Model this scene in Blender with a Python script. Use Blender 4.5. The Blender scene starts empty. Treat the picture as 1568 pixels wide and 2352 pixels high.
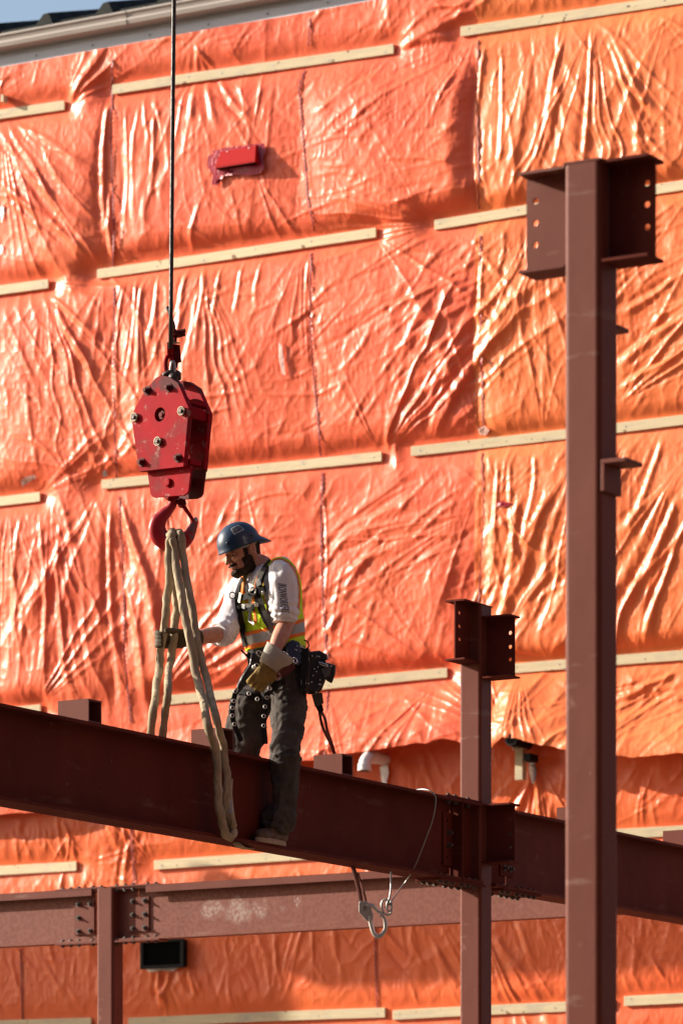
import bpy, bmesh, math, random
import numpy as np
from mathutils import Vector, Matrix, noise as mnoise
from mathutils.bvhtree import BVHTree
random.seed(7); rng = np.random.default_rng(11)
S = bpy.context.scene; C = S.collection

# ------------------------------------------------------------------ camera, sky, sun, exposure
FPX = 10000.0; CX = 784.0; HY = 3030.0; CAMZ = 1.6       # focal length, centre and horizon in picture units (picture 1568 x 2352)
cd = bpy.data.cameras.new('camera'); cam = bpy.data.objects.new('camera', cd); C.objects.link(cam)
cam.location = (0, 0, CAMZ); cam.rotation_euler = (math.pi/2, 0, 0)
cd.sensor_fit = 'HORIZONTAL'; cd.sensor_width = 24.0; cd.lens = 24.0*FPX/1568.0
cd.shift_y = (HY-1176.0)/1568.0; cd.clip_start = 0.5; cd.clip_end = 2000
cd.dof.use_dof = True; cd.dof.focus_distance = 22.9; cd.dof.aperture_fstop = 5.0
S.camera = cam

PHI = math.atan(0.6); cp, sp = math.cos(PHI), math.sin(PHI)   # the building grid is turned by PHI
SUN_AZ = math.radians(72.5); SUN_EL = math.radians(22.5)       # azimuth from the wall's normal, towards the left
hx = -math.sin(SUN_AZ); hy = -math.cos(SUN_AZ)                 # towards the sun, in grid axes
SX = hx*cp + hy*sp; SY = -hx*sp + hy*cp
sdir = Vector((SX*math.cos(SUN_EL), SY*math.cos(SUN_EL), math.sin(SUN_EL)))
w = bpy.data.worlds.new('World'); S.world = w; w.use_nodes = True
wn = w.node_tree.nodes; wl = w.node_tree.links
sky = wn.new('ShaderNodeTexSky'); sky.sky_type = 'NISHITA'; sky.sun_disc = False
sky.sun_elevation = SUN_EL; sky.sun_rotation = math.atan2(SX, SY); sky.air_density = 1.0; sky.dust_density = 3.0; sky.ozone_density = 1.0
wl.new(sky.outputs[0], wn['Background'].inputs[0]); wn['Background'].inputs[1].default_value = 0.098
sl = bpy.data.lights.new('sun', 'SUN'); so = bpy.data.objects.new('sun', sl); C.objects.link(so)
sl.energy = 5.0; sl.angle = math.radians(0.53); sl.color = (1.0, 0.89, 0.76)
so.rotation_euler = sdir.to_track_quat('Z', 'Y').to_euler(); so.location = (-20, -10, 30)
S.view_settings.view_transform = 'Standard'; S.view_settings.look = 'None'
S.view_settings.gamma = 1; S.view_settings.use_curve_mapping = False
S.view_settings.exposure = 0.90

# ------------------------------------------------------------------ coordinates
def L(x, y, z): return Vector((x*cp + y*sp, -x*sp + y*cp, z))   # grid axes -> world
def at(px, py, D): return Vector(((px-CX)/FPX*D, D, CAMZ+(HY-py)/FPX*D))
def on_y(px, py, c):                                            # point of the plane y = c of the grid
    k = (px-CX)/FPX; D = c/(cp+sp*k); return D*(k*cp-sp), CAMZ+(HY-py)/FPX*D
def on_x(px, py, c):
    k = (px-CX)/FPX; D = c/(cp*k-sp); return D*(cp+sp*k), CAMZ+(HY-py)/FPX*D
def proj(v): return (CX+FPX*v[0]/v[1], HY-FPX*(v[2]-CAMZ)/v[1])

# ------------------------------------------------------------------ object helpers
MW = {}
def thing(name, label, cat, loc, rz=0.0, group=None, kind=None):
    o = bpy.data.objects.new(name, None); C.objects.link(o); o.empty_display_size = .2
    o.location = loc; o.rotation_euler = (0, 0, rz); o['label'] = label; o['category'] = cat
    if group: o['group'] = group
    if kind: o['kind'] = kind
    MW[o] = Matrix.Translation(Vector(loc)) @ Matrix.Rotation(rz, 4, 'Z'); return o
def obj(name, vf, mat, parent=None, smooth=False, label=None, kind=None, bevel=0.0):
    v, f = vf
    me = bpy.data.meshes.new(name)
    if isinstance(v, np.ndarray) and isinstance(f, np.ndarray):
        if parent is not None:
            Mi = np.array(MW[parent].inverted()); v = v @ Mi[:3, :3].T + Mi[:3, 3]
        k = f.shape[1]
        me.vertices.add(len(v)); me.vertices.foreach_set('co', np.ascontiguousarray(v, dtype=np.float32).ravel())
        me.loops.add(f.size); me.loops.foreach_set('vertex_index', np.ascontiguousarray(f, dtype=np.int32).ravel())
        me.polygons.add(len(f)); me.polygons.foreach_set('loop_start', np.arange(0, f.size, k, dtype=np.int32))
        me.update(calc_edges=True)
    else:
        if parent is not None:
            Mi = MW[parent].inverted(); v = [Mi @ Vector(p) for p in v]
        me.from_pydata([tuple(p) for p in v], [], [tuple(q) for q in f]); me.update()
    if smooth: me.polygons.foreach_set('use_smooth', [True]*len(me.polygons))
    me.materials.append(mat)
    o = bpy.data.objects.new(name, me); C.objects.link(o)
    if parent is not None: o.parent = parent; MW[o] = MW[parent]
    else: MW[o] = Matrix()
    if label: o['label'] = label
    if kind: o['kind'] = kind
    if bevel > 0:
        m = o.modifiers.new('bevel', 'BEVEL'); m.width = bevel; m.segments = 2; m.limit_method = 'ANGLE'; m.angle_limit = math.radians(50)
    return o
def inst(name, me, M, parent, label=None):
    o = bpy.data.objects.new(name, me); C.objects.link(o); o.parent = parent
    o.matrix_local = MW[parent].inverted() @ M; MW[o] = M
    if label: o['label'] = label
    return o
class MB:
    def __init__(s): s.v = []; s.f = []
    def add(s, v, f):
        n = len(s.v); s.v += [Vector(p) for p in v]; s.f += [tuple(i+n for i in q) for q in f]; return s
    def box(s, lo, hi, fr=L):
        x0, y0, z0 = lo; x1, y1, z1 = hi
        v = [fr(x, y, z) for z in (z0, z1) for x, y in ((x0, y0), (x1, y0), (x1, y1), (x0, y1))]
        return s.add(v, [(3,2,1,0),(4,5,6,7),(0,1,5,4),(1,2,6,5),(2,3,7,6),(3,0,4,7)])
    def prism(s, poly, fn, t0, t1):      # poly 2-D, fn(a,b,t) -> world
        n = len(poly); v = [fn(a, b, t0) for a, b in poly]+[fn(a, b, t1) for a, b in poly]
        f = [tuple(range(n-1, -1, -1)), tuple(range(n, 2*n))]+[(i, (i+1) % n, n+(i+1) % n, n+i) for i in range(n)]
        return s.add(v, f)
    def plate(s, a0, a1, b0, b1, t0, t1, fn, holes=(), r=.011):   # plate with round holes; holes [(a,b)]
        if not holes: return s.prism([(a0,b0),(a1,b0),(a1,b1),(a0,b1)], fn, t0, t1)
        hs = sorted(holes, key=lambda h: h[1]); c = r*1.9
        for side in (0, 1):
            t = (t0, t1)[side]
            def q(p):
                v = [fn(a, b, t) for a, b in p]; s.add(v, [tuple(range(len(v)))[::(1 if side else -1)]])
            ha = hs[0][0]
            q([(a0,b0),(ha-c,b0),(ha-c,b1),(a0,b1)]); q([(ha+c,b0),(a1,b0),(a1,b1),(ha+c,b1)])
            y = b0
            for a, b in hs:
                q([(ha-c,y),(ha+c,y),(ha+c,b-c),(ha-c,b-c)]); y = b+c
                N = 16; ring = []; sq = []
                for i in range(N):
                    th = 2*math.pi*i/N; cx, sx = math.cos(th), math.sin(th); m = c/max(abs(cx), abs(sx))
                    ring.append((a+r*cx, b+r*sx)); sq.append((a+m*cx, b+m*sx))
                for i in range(N):
                    j = (i+1) % N; q([ring[i], sq[i], sq[j], ring[j]])
            q([(ha-c,y),(ha+c,y),(ha+c,b1),(ha-c,b1)])
        for a, b in hs:
            N = 16; v = []
            for i in range(N):
                th = 2*math.pi*i/N; v += [fn(a+r*math.cos(th), b+r*math.sin(th), t0), fn(a+r*math.cos(th), b+r*math.sin(th), t1)]
            s.add(v, [(2*i, 2*i+1, (2*i+3) % (2*N), (2*i+2) % (2*N)) for i in range(N)])
        p = [(a0,b0),(a1,b0),(a1,b1),(a0,b1)]
        for i in range(4):
            A, B = p[i], p[(i+1) % 4]; s.add([fn(*A, t0), fn(*B, t0), fn(*B, t1), fn(*A, t1)], [(0,1,2,3)])
        return s
    @property
    def vf(s): return (s.v, s.f)
def frames(P):
    P = [Vector(p) for p in P]; T = []
    for i in range(len(P)):
        T.append((P[min(i+1, len(P)-1)]-P[max(i-1, 0)]).normalized())
    up = Vector((0, 0, 1)) if abs(T[0].z) < .9 else Vector((0, 1, 0))
    n = (up-T[0]*up.dot(T[0])).normalized(); N = [n]
    for i in range(1, len(P)):
        n = N[-1]-T[i]*N[-1].dot(T[i]); N.append(n.normalized())
    return P, T, N
def tube(P, R, n=12, caps=True, closed=False, up=None, squash=None):
    P, T, N = frames(P)
    if not hasattr(R, '__len__'): R = [R]*len(P)
    v = []; f = []
    for i, p in enumerate(P):
        nn = N[i]
        if up is not None:
            u = Vector(up); nn = (u-T[i]*u.dot(T[i])).normalized()
        b = T[i].cross(nn); r = R[i]; ra, rb = r if hasattr(r, '__len__') else (r, r)
        for k in range(n):
            th = 2*math.pi*k/n; v.append(p+nn*(ra*math.cos(th))+b*(rb*math.sin(th)))
    m = len(P)
    for i in range(m-1 if not closed else m):
        for k in range(n):
            a = i*n+k; b_ = i*n+(k+1) % n; c = ((i+1) % m)*n+(k+1) % n; d = ((i+1) % m)*n+k
            f.append((a, b_, c, d))
    if caps and not closed:
        f.append(tuple(range(n-1, -1, -1))); f.append(tuple(range((m-1)*n, m*n)))
    return v, f
def spline(P, m=8):
    P = [Vector(p) for p in P]; out = []
    for i in range(len(P)-1):
        p0 = P[max(i-1, 0)]; p1 = P[i]; p2 = P[i+1]; p3 = P[min(i+2, len(P)-1)]
        for k in range(m):
            t = k/m; out.append(.5*((2*p1)+(p2-p0)*t+(2*p0-5*p1+4*p2-p3)*t*t+(3*p1-p0-3*p2+p3)*t**3))
    out.append(P[-1]); return out
def lerpl(R, m=8):
    out = []
    for i in range(len(R)-1):
        for k in range(m):
            t = k/m; t = t*t*(3-2*t)
            if hasattr(R[i], '__len__'): out.append(tuple(a+(b-a)*t for a, b in zip(R[i], R[i+1])))
            else: out.append(R[i]+(R[i+1]-R[i])*t)
    out.append(R[-1]); return out
def ellipsoid(c, r, ax=None, nu=20, nv=12):
    c = Vector(c); A = ax or (Vector((1,0,0)), Vector((0,1,0)), Vector((0,0,1))); v = []; f = []
    for j in range(nv+1):
        ph = math.pi*j/nv
        for i in range(nu):
            th = 2*math.pi*i/nu
            v.append(c+A[0]*(r[0]*math.sin(ph)*math.cos(th))+A[1]*(r[1]*math.sin(ph)*math.sin(th))+A[2]*(r[2]*math.cos(ph)))
    for j in range(nv):
        for i in range(nu):
            f.append((j*nu+i, (j+1)*nu+i, (j+1)*nu+(i+1) % nu, j*nu+(i+1) % nu))
    return v, f
def cyl(c, axis, r, h, n=12, r2=None):
    a = Vector(axis).normalized(); return tube([Vector(c), Vector(c)+a*h], [r, r if r2 is None else r2], n)
def torus(c, axis, R, r, n=24, m=8, sx=1.0):
    a = Vector(axis).normalized(); u = a.orthogonal().normalized(); w_ = a.cross(u)
    P = [Vector(c)+u*(R*sx*math.cos(2*math.pi*i/n))+w_*(R*math.sin(2*math.pi*i/n)) for i in range(n)]
    v = []; f = []
    for i, p in enumerate(P):
        d = (p-Vector(c)).normalized()
        for k in range(m):
            th = 2*math.pi*k/m; v.append(p+d*(r*math.cos(th))+a*(r*math.sin(th)))
    for i in range(n):
        for k in range(m): f.append((i*m+k, i*m+(k+1) % m, ((i+1) % n)*m+(k+1) % m, ((i+1) % n)*m+k))
    return v, f
def join(*vfs):
    m = MB()
    for v, f in vfs: m.add(v, f)
    return m.vf
def fuse(vfs, voxel=.008, it=6, fac=.5):
    v, f = join(*vfs); me = bpy.data.meshes.new('tmp'); me.from_pydata([tuple(p) for p in v], [], f)
    o = bpy.data.objects.new('tmp', me); C.objects.link(o)
    m = o.modifiers.new('r', 'REMESH'); m.mode = 'VOXEL'; m.voxel_size = voxel; m.adaptivity = 0
    m = o.modifiers.new('s', 'SMOOTH'); m.factor = fac; m.iterations = it
    dg = bpy.context.evaluated_depsgraph_get(); me2 = bpy.data.meshes.new_from_object(o.evaluated_get(dg), depsgraph=dg)
    n = len(me2.vertices); V = np.empty(n*3); me2.vertices.foreach_get('co', V); V = V.reshape(-1, 3)
    F = np.array([list(p.vertices) for p in me2.polygons if len(p.vertices) == 4], dtype=np.int32)
    bpy.data.objects.remove(o); bpy.data.meshes.remove(me); bpy.data.meshes.remove(me2)
    return V, F
def vnormals(V, F):
    n = np.cross(V[F[:,2]]-V[F[:,0]], V[F[:,3]]-V[F[:,1]]); N = np.zeros_like(V)
    for k in range(4): np.add.at(N, F[:,k], n)
    return N/np.maximum(np.linalg.norm(N, axis=1, keepdims=True), 1e-9)
G3 = rng.random((32, 32, 32))
def n3(p):
    i = np.floor(p).astype(int); t = p-i; t = t*t*(3-2*t); i %= 32; j = (i+1) % 32; r = 0
    for a in (0, 1):
        for b in (0, 1):
            for c in (0, 1):
                r = r+G3[(j if a else i)[...,0], (j if b else i)[...,1], (j if c else i)[...,2]]*(t[...,0] if a else 1-t[...,0])*(t[...,1] if b else 1-t[...,1])*(t[...,2] if c else 1-t[...,2])
    return r
G2 = rng.random((128, 128))
def n2(x, y, s=0):
    x = x+s*17.3+400; y = y+s*9.7+400
    i = np.floor(x).astype(int); j = np.floor(y).astype(int); u = x-i; v = y-j; u = u*u*(3-2*u); v = v*v*(3-2*v)
    i %= 128; j %= 128; i2 = (i+1) % 128; j2 = (j+1) % 128
    return (G2[i,j]*(1-u)+G2[i2,j]*u)*(1-v)+(G2[i,j2]*(1-u)+G2[i2,j2]*u)*v
def n1(x, s=0): return n2(x, np.zeros_like(x)+.5, s)
def ridge(n): return 1-np.abs(2*n-1)

# ------------------------------------------------------------------ materials
def mat(name, col, rough=.6, metal=0.0, var=None, vscale=6.0, bump=None, spec=.5, vstretch=(1,1,1), coat=0.0, sheen=0.0):
    """var: second colour mixed by noise; bump: list of (scale, distance, detail, stretch)"""
    m = bpy.data.materials.new(name); m.use_nodes = True; nt = m.node_tree; nd = nt.nodes; lk = nt.links; b = nd['Principled BSDF']
    b.inputs['Base Color'].default_value = (*col, 1); b.inputs['Roughness'].default_value = rough; b.inputs['Metallic'].default_value = metal
    b.inputs['Specular IOR Level'].default_value = spec; b.inputs['Coat Weight'].default_value = coat
    tc = nd.new('ShaderNodeTexCoord'); m['_'] = 0
    if var:
        mp = nd.new('ShaderNodeMapping'); mp.inputs['Scale'].default_value = vstretch; lk.new(tc.outputs['Object'], mp.inputs[0])
        nz = nd.new('ShaderNodeTexNoise'); nz.inputs['Scale'].default_value = vscale; nz.inputs['Detail'].default_value = 6; nz.inputs['Roughness'].default_value = .62
        lk.new(mp.outputs[0], nz.inputs[0])
        cr = nd.new('ShaderNodeValToRGB'); cr.color_ramp.elements[0].position = .35; cr.color_ramp.elements[1].position = .68
        cr.color_ramp.elements[0].color = (*col, 1); cr.color_ramp.elements[1].color = (*var, 1)
        lk.new(nz.outputs[0], cr.inputs[0]); lk.new(cr.outputs[0], b.inputs['Base Color'])
    prev = None
    for bb in (bump or []):
        sc, dist, det, st = bb[:4]
        rg = det < 0; det = abs(det)
        mp = nd.new('ShaderNodeMapping'); mp.inputs['Scale'].default_value = st; lk.new(tc.outputs['Object'], mp.inputs[0])
        if len(bb) > 4: mp.vector_type = 'TEXTURE'; mp.inputs['Rotation'].default_value = (0, math.radians(bb[4]), 0); mp.inputs['Scale'].default_value = tuple(1/q for q in st)
        nz = nd.new('ShaderNodeTexNoise'); nz.inputs['Scale'].default_value = sc; nz.inputs['Detail'].default_value = det
        if rg: nz.noise_type = 'RIDGED_MULTIFRACTAL'; nz.inputs['Roughness'].default_value = .55; nz.inputs['Distortion'].default_value = .6
        lk.new(mp.outputs[0], nz.inputs[0])
        bp = nd.new('ShaderNodeBump'); bp.inputs['Strength'].default_value = 1; bp.inputs['Distance'].default_value = dist
        lk.new(nz.outputs[0], bp.inputs['Height'])
        if prev: lk.new(prev.outputs[0], bp.inputs['Normal'])
        prev = bp
    if prev: lk.new(prev.outputs[0], b.inputs['Normal'])
    return m
def blotch(m, col, thr, width, scale, box=None, stretch=(1,1,1), detail=5, amount=1.0):
    """lay blotches of another colour over a material; box = (lo, hi) limits them in object space (soft)"""
    nt = m.node_tree; nd = nt.nodes; lk = nt.links; b = nd['Principled BSDF']; tc = nd['Texture Coordinate']
    mp = nd.new('ShaderNodeMapping'); mp.inputs['Scale'].default_value = stretch; lk.new(tc.outputs['Object'], mp.inputs[0])
    nz = nd.new('ShaderNodeTexNoise'); nz.inputs['Scale'].default_value = scale; nz.inputs['Detail'].default_value = detail; nz.inputs['Roughness'].default_value = .65
    lk.new(mp.outputs[0], nz.inputs[0])
    fac = nz.outputs[0]
    if box:
        sx = nd.new('ShaderNodeSeparateXYZ'); lk.new(tc.outputs['Object'], sx.inputs[0])
        for i, (lo, hi) in enumerate(box):
            if lo is None: continue
            c = (lo+hi)/2; h = (hi-lo)/2
            a = nd.new('ShaderNodeMath'); a.operation = 'SUBTRACT'; lk.new(sx.outputs[i], a.inputs[0]); a.inputs[1].default_value = c
            d = nd.new('ShaderNodeMath'); d.operation = 'DIVIDE'; lk.new(a.outputs[0], d.inputs[0]); d.inputs[1].default_value = h
            p = nd.new('ShaderNodeMath'); p.operation = 'MULTIPLY'; lk.new(d.outputs[0], p.inputs[0]); lk.new(d.outputs[0], p.inputs[1])
            q = nd.new('ShaderNodeMath'); q.operation = 'MULTIPLY'; lk.new(p.outputs[0], q.inputs[0]); q.inputs[1].default_value = .35
            r = nd.new('ShaderNodeMath'); r.operation = 'SUBTRACT'; lk.new(fac, r.inputs[0]); lk.new(q.outputs[0], r.inputs[1]); fac = r.outputs[0]
    mr = nd.new('ShaderNodeMapRange'); mr.inputs['From Min'].default_value = thr; mr.inputs['From Max'].default_value = thr+width
    mr.inputs['To Max'].default_value = amount
    lk.new(fac, mr.inputs['Value'])
    mx = nd.new('ShaderNodeMix'); mx.data_type = 'RGBA'; lk.new(mr.outputs[0], mx.inputs[0])
    old = b.inputs['Base Color']
    if old.is_linked: lk.new(old.links[0].from_socket, mx.inputs[6])
    else: mx.inputs[6].default_value = old.default_value
    mx.inputs[7].default_value = (*col, 1); lk.new(mx.outputs[2], old)
    return m
one = (1, 1, 1)
def tarpmat(name, c1, c2):
    return mat(name, c1, .36, var=c2, vscale=1.1, spec=.34,
        bump=[(4.2, .0048, -3, (1, 1, .16), 38), (5.5, .0042, -3, (1, 1, .14), -28), (7, .0032, -3, (1, 1, .16), 4), (20, .0022, 4, (1.3, 1, .7)), (75, .0007, 2, (1, 1, 1))])
M_tarpA = tarpmat('tarp_coral', (.82, .132, .060), (.87, .178, .074))
M_tarpC = tarpmat('tarp_orange', (.85, .185, .060), (.90, .230, .074))
M_tarpD = tarpmat('tarp_low', (.78, .135, .045), (.85, .18, .052))
M_seam = mat('seam_thread', (.36, .035, .022), .6, var=(.20, .025, .035), vscale=30)
M_seamlight = mat('seam_fold', (.85, .10, .03), .35)
M_wood = mat('pine', (.76, .66, .43), .7, var=(.66, .54, .32), vscale=9, vstretch=(.25, 4, 7), bump=[(60, .0015, 3, (.15, 1, 1))])
blotch(M_wood, (.25, .14, .06), .68, .03, 11, detail=2); blotch(M_wood, (.48, .42, .34), .52, .16, 3, stretch=(1, 1, 3), amount=.6)
_nt = M_wood.node_tree; _b = _nt.nodes['Principled BSDF']; _oi = _nt.nodes.new('ShaderNodeObjectInfo'); _hv = _nt.nodes.new('ShaderNodeHueSaturation'); _mr = _nt.nodes.new('ShaderNodeMapRange')
_mr.inputs['To Min'].default_value = .78; _mr.inputs['To Max'].default_value = 1.06; _nt.links.new(_oi.outputs['Random'], _mr.inputs['Value']); _nt.links.new(_mr.outputs[0], _hv.inputs['Value'])
_nt.links.new(_b.inputs['Base Color'].links[0].from_socket, _hv.inputs['Color']); _nt.links.new(_hv.outputs[0], _b.inputs['Base Color'])
M_nail = mat('galvanised', (.55, .56, .58), .35, .9)
def steel(name, c=(.165, .045, .030), v=(.135, .033, .021), rough=.55, sp=.2):
    m = mat(name, c, rough, var=v, vscale=3.0, vstretch=(1, 1, .5), bump=[(220, .0004, 2, one), (9, .0012, 2, one)], spec=sp)
    blotch(m, (.36, .19, .155), .66, .10, 7, stretch=(1, 1, .6), amount=.6*(1 if sp > .1 else .4))
    blotch(m, (.44, .32, .28), .70, .04, 22, stretch=(2, 2, .5), amount=.5)
    blotch(m, (.33, .22, .18), .60, .10, 4.5, stretch=(.5, .5, 2.6), detail=6, amount=.42*(1 if sp > .1 else .45))
    blotch(m, (.10, .035, .025), .62, .08, 5, stretch=(1.4, 1.4, .35), detail=7, amount=.4)
    return m
M_steel = steel('red_primer'); M_steelShade = steel('red_primer_dark', (.13, .026, .017), (.095, .017, .011), .8, .10)  # second primer is a darker copy: shade of unlit steel put into its colour
M_bolt = mat('bolt_steel', (.07, .05, .046), .5, .4, var=(.13, .10, .095), vscale=60)
M_boltc = mat('bolt_end', (.45, .43, .42), .35, .8)
M_red = mat('crane_red', (.38, .005, .014), .6, var=(.24, .006, .012), vscale=5, spec=.05, bump=[(30, .001, 3, one)])
blotch(M_red, (.13, .060, .055), .52, .22, 9, amount=.55); blotch(M_red, (.36, .20, .18), .60, .06, 24, amount=.7); blotch(M_red, (.04, .02, .02), .66, .05, 13, stretch=(1.5, 1.5, .5), amount=.6); blotch(M_red, (.075, .040, .042), .36, .14, 8, box=((None, None), (None, None), (.20, .42)), amount=.85)
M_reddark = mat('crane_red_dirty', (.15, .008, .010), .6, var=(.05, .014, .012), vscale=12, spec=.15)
M_grease = mat('grease', (.035, .024, .022), .5, var=(.08, .05, .04), vscale=25)
M_rope = mat('wire_rope', (.045, .043, .042), .45, .5, bump=[(160, .002, 1, (1, 1, .35))])
M_sling = mat('sling_canvas', (.46, .38, .26), .9, var=(.27, .21, .135), vscale=16, vstretch=(1, 1, .5), bump=[(30, .012, -3, (1, 1, .35)), (260, .0012, 2, one)], spec=.2)
blotch(M_sling, (.19, .14, .085), .60, .12, 7, amount=.8)
# ------------------------------------------------------------------ ground
M_ground = mat('dirt', (.11, .075, .05), .95, var=(.16, .11, .075), vscale=.8, bump=[(3, .03, 6, one)])
g = MB(); n = 24; e = 600
for i in range(n+1):
    for j in range(n+1): g.v.append(Vector((-e+2*e*i/n, -e+2*e*j/n, 0)))
for i in range(n):
    for j in range(n): g.f.append((i*(n+1)+j, (i+1)*(n+1)+j, (i+1)*(n+1)+j+1, i*(n+1)+j+1))
go = obj('ground', g.vf, M_ground); go['kind'] = 'structure'; go['label'] = 'bare dirt ground of the building site'; 

# ------------------------------------------------------------------ building wrapped in tarps
WY = 32.58                                     # wall plane y = WY in grid axes, outside is -y
bl = L(-19.5, WY+.3, 0)
bld = thing('building', 'building wrapped in orange plastic tarps held by pale wooden battens', 'building', bl, -PHI, None, 'thing')
M_osb = mat('sheathing', (.42, .30, .17), .85, var=(.34, .23, .12), vscale=14)
X0, X1 = -27.5, -11.0
obj('wall', MB().box((X0, WY+.12, 0), (X1, WY+.32, 13.02)).box((X0, WY+.32, 0), (X0+.2, WY+14, 13.0)).box((X1-.2, WY+.32, 0), (X1, WY+14, 13.0)).vf, M_osb, bld)

def zrel(z): return z
NX, STEP = 0, .0092
def acoord(lo, hi): return np.concatenate([np.arange(lo, -23.4, .06) if lo < -23.4 else [], np.arange(max(lo, -23.4), min(hi, -16.05), STEP), np.arange(max(lo, -16.05), hi, .06) if hi > -16.05 else []])
def pxy(lx, z, y=WY):
    X = lx*cp+y*sp; D = -lx*sp+y*cp; return CX+FPX*X/D, HY-FPX*(z-CAMZ)/D
# battens, ends at the centre of the near face, as seen (x, y) pairs
BAT = [((-260,304),(149,241)), ((260,207),(905,110)), ((1059,74),(1700,-27)),
       ((-300,704),(113,651)), ((224,628),(865,535)), ((998,515),(1372,458)), ((1392,452),(1800,394)),
       ((-280,1188),(93,1140)), ((235,1115),(878,1047)), ((945,1038),(1640,955)),
       ((-300,1662),(95,1630)), ((376,1608),(1028,1547)), ((1122,1540),(1760,1493)),
       ((-300,2020),(166,1988)), ((345,1988),(1010,1940)), ((1090,1937),(1375,1915)), ((1385,1915),(1900,1885)),
       ((-350,2362),(200,2350)), ((285,2348),(875,2327)), ((893,2332),(1400,2308)), ((1425,2301),(1960,2275))]
def segdist(px, py, a, b):
    ax, ay = a; bx, by = b; dx, dy = bx-ax, by-ay; t = np.clip(((px-ax)*dx+(py-ay)*dy)/(dx*dx+dy*dy), 0, 1)
    return np.hypot(px-ax-t*dx, py-ay-t*dy), t
HEM = [(-900,1905),(0,1878),(90,1868),(300,1840),(600,1775),(800,1748),(930,1728),(1052,1706),(1110,1716),(1150,1738),(1188,1700),(1300,1722),(1420,1746),(1520,1748),(1568,1741),(2400,1720)]
def hemy(px): return np.interp(px, [h[0] for h in HEM], [h[1] for h in HEM])
R = np.random.default_rng(5)
# radial folds: origin, direction (deg, y down), half span, length, steepness, folds
FAN = [(455,88,92,42,330,1.2,9), (455,88,200,30,230,.9,5), (590,330,-95,60,230,.9,6), (600,400,55,60,170,.8,6), (490,420,95,60,170,.9,7),
       (149,262,-45,45,200,1.2,5), (8,270,65,32,560,1.25,9), (240,640,-130,32,420,1.1,6), (115,650,70,35,480,1.2,9), (113,650,15,40,190,1.1,5),
       (905,112,-30,40,300,1.3,6), (905,112,-80,40,160,1,4), (1090,80,150,45,420,1.0,8), (1095,80,110,25,260,.8,4),
       (1370,50,90,60,560,1.25,17), (1240,60,90,30,380,1.1,7), (1540,20,115,40,420,1,8), (1568,300,160,50,260,.9,6),
       (865,545,30,55,260,.9,6), (998,515,170,50,260,1.0,7), (998,515,-140,40,300,.9,6),
       (480,600,95,45,420,1.1,12), (330,620,95,35,330,1.0,9), (250,640,110,35,260,.9,5), (700,560,100,40,300,.8,7),
       (1110,500,100,40,330,1.0,8), (1240,480,90,50,300,1.1,12), (1110,990,-115,40,330,1.0,6), (880,1045,-55,45,520,1.3,9), (985,1030,-60,25,480,1.4,5),
       (878,1047,-120,30,200,1,5), (1250,1000,-95,50,220,1.1,9), (1425,940,-45,35,420,1.35,7), (1568,560,140,35,330,1.1,6),
       (93,1140,-40,45,260,1.1,6), (180,1140,-60,60,220,1.0,7), (240,1095,-150,45,260,1.1,6), (240,1120,120,40,420,1.1,7), (285,1140,80,18,560,1.4,3),
       (120,1130,85,40,480,1.1,9), (30,1150,88,35,420,1.1,8), (385,1115,90,35,260,.7,6), (560,1100,80,60,300,.6,8),
       (740,1250,-20,50,380,.9,9), (1090,1180,160,35,420,1.0,8), (1110,1110,95,35,420,1.0,7), (1150,1160,70,120,200,1.0,11), (1160,1160,-90,80,170,.9,9),
       (1350,1010,105,50,480,1.2,13), (1568,1080,120,30,600,1.4,7), (1450,1000,100,40,330,1.2,8), (1135,1500,-70,35,380,1.2,7),
       (95,1630,-60,40,300,1,6), (270,1640,-80,30,380,1.1,6), (380,1590,-45,40,300,1.2,6), (1028,1547,-150,40,330,.9,7), (1028,1547,130,50,260,1,8), (640,1560,-80,60,220,.7,8),
       (1185,1690,-140,60,230,1.0,10), (1185,1690,30,40,300,1.1,7), (1185,1690,-60,50,260,1.0,8), (1568,1560,150,45,420,1.1,10), (1420,1700,-30,40,300,1.1,7), (760,1600,80,60,220,.8,9),
       (1200,1545,90,60,200,1,10), (1000,1560,100,50,220,1,9), (850,1560,95,50,200,.9,9)]
FANL = [(166,1988,-30,60,200,1.2,7), (180,1990,60,50,200,1,6), (300,2010,-110,60,260,1.1,8), (345,1985,-140,60,200,1.2,7), (385,2010,90,70,200,1,9), (885,1775,80,45,260,1.1,7), (1225,1745,75,45,330,1.3,8),
        (1190,1800,115,40,260,1.2,7), (1340,1850,100,40,220,1,6), (370,2230,95,50,180,1.5,8), (370,2230,60,50,200,1.0,6), (620,2330,-90,50,260,.6,9), (1000,2200,60,40,260,.9,6), (1100,2120,62,25,330,1.2,5), (1480,1760,110,50,220,.8,6), (1500,2250,-90,60,260,.6,7), (200,2330,-60,60,260,.6,5),
        (80,1880,85,60,200,1.1,8), (160,1900,100,50,200,1.1,6)]
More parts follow.
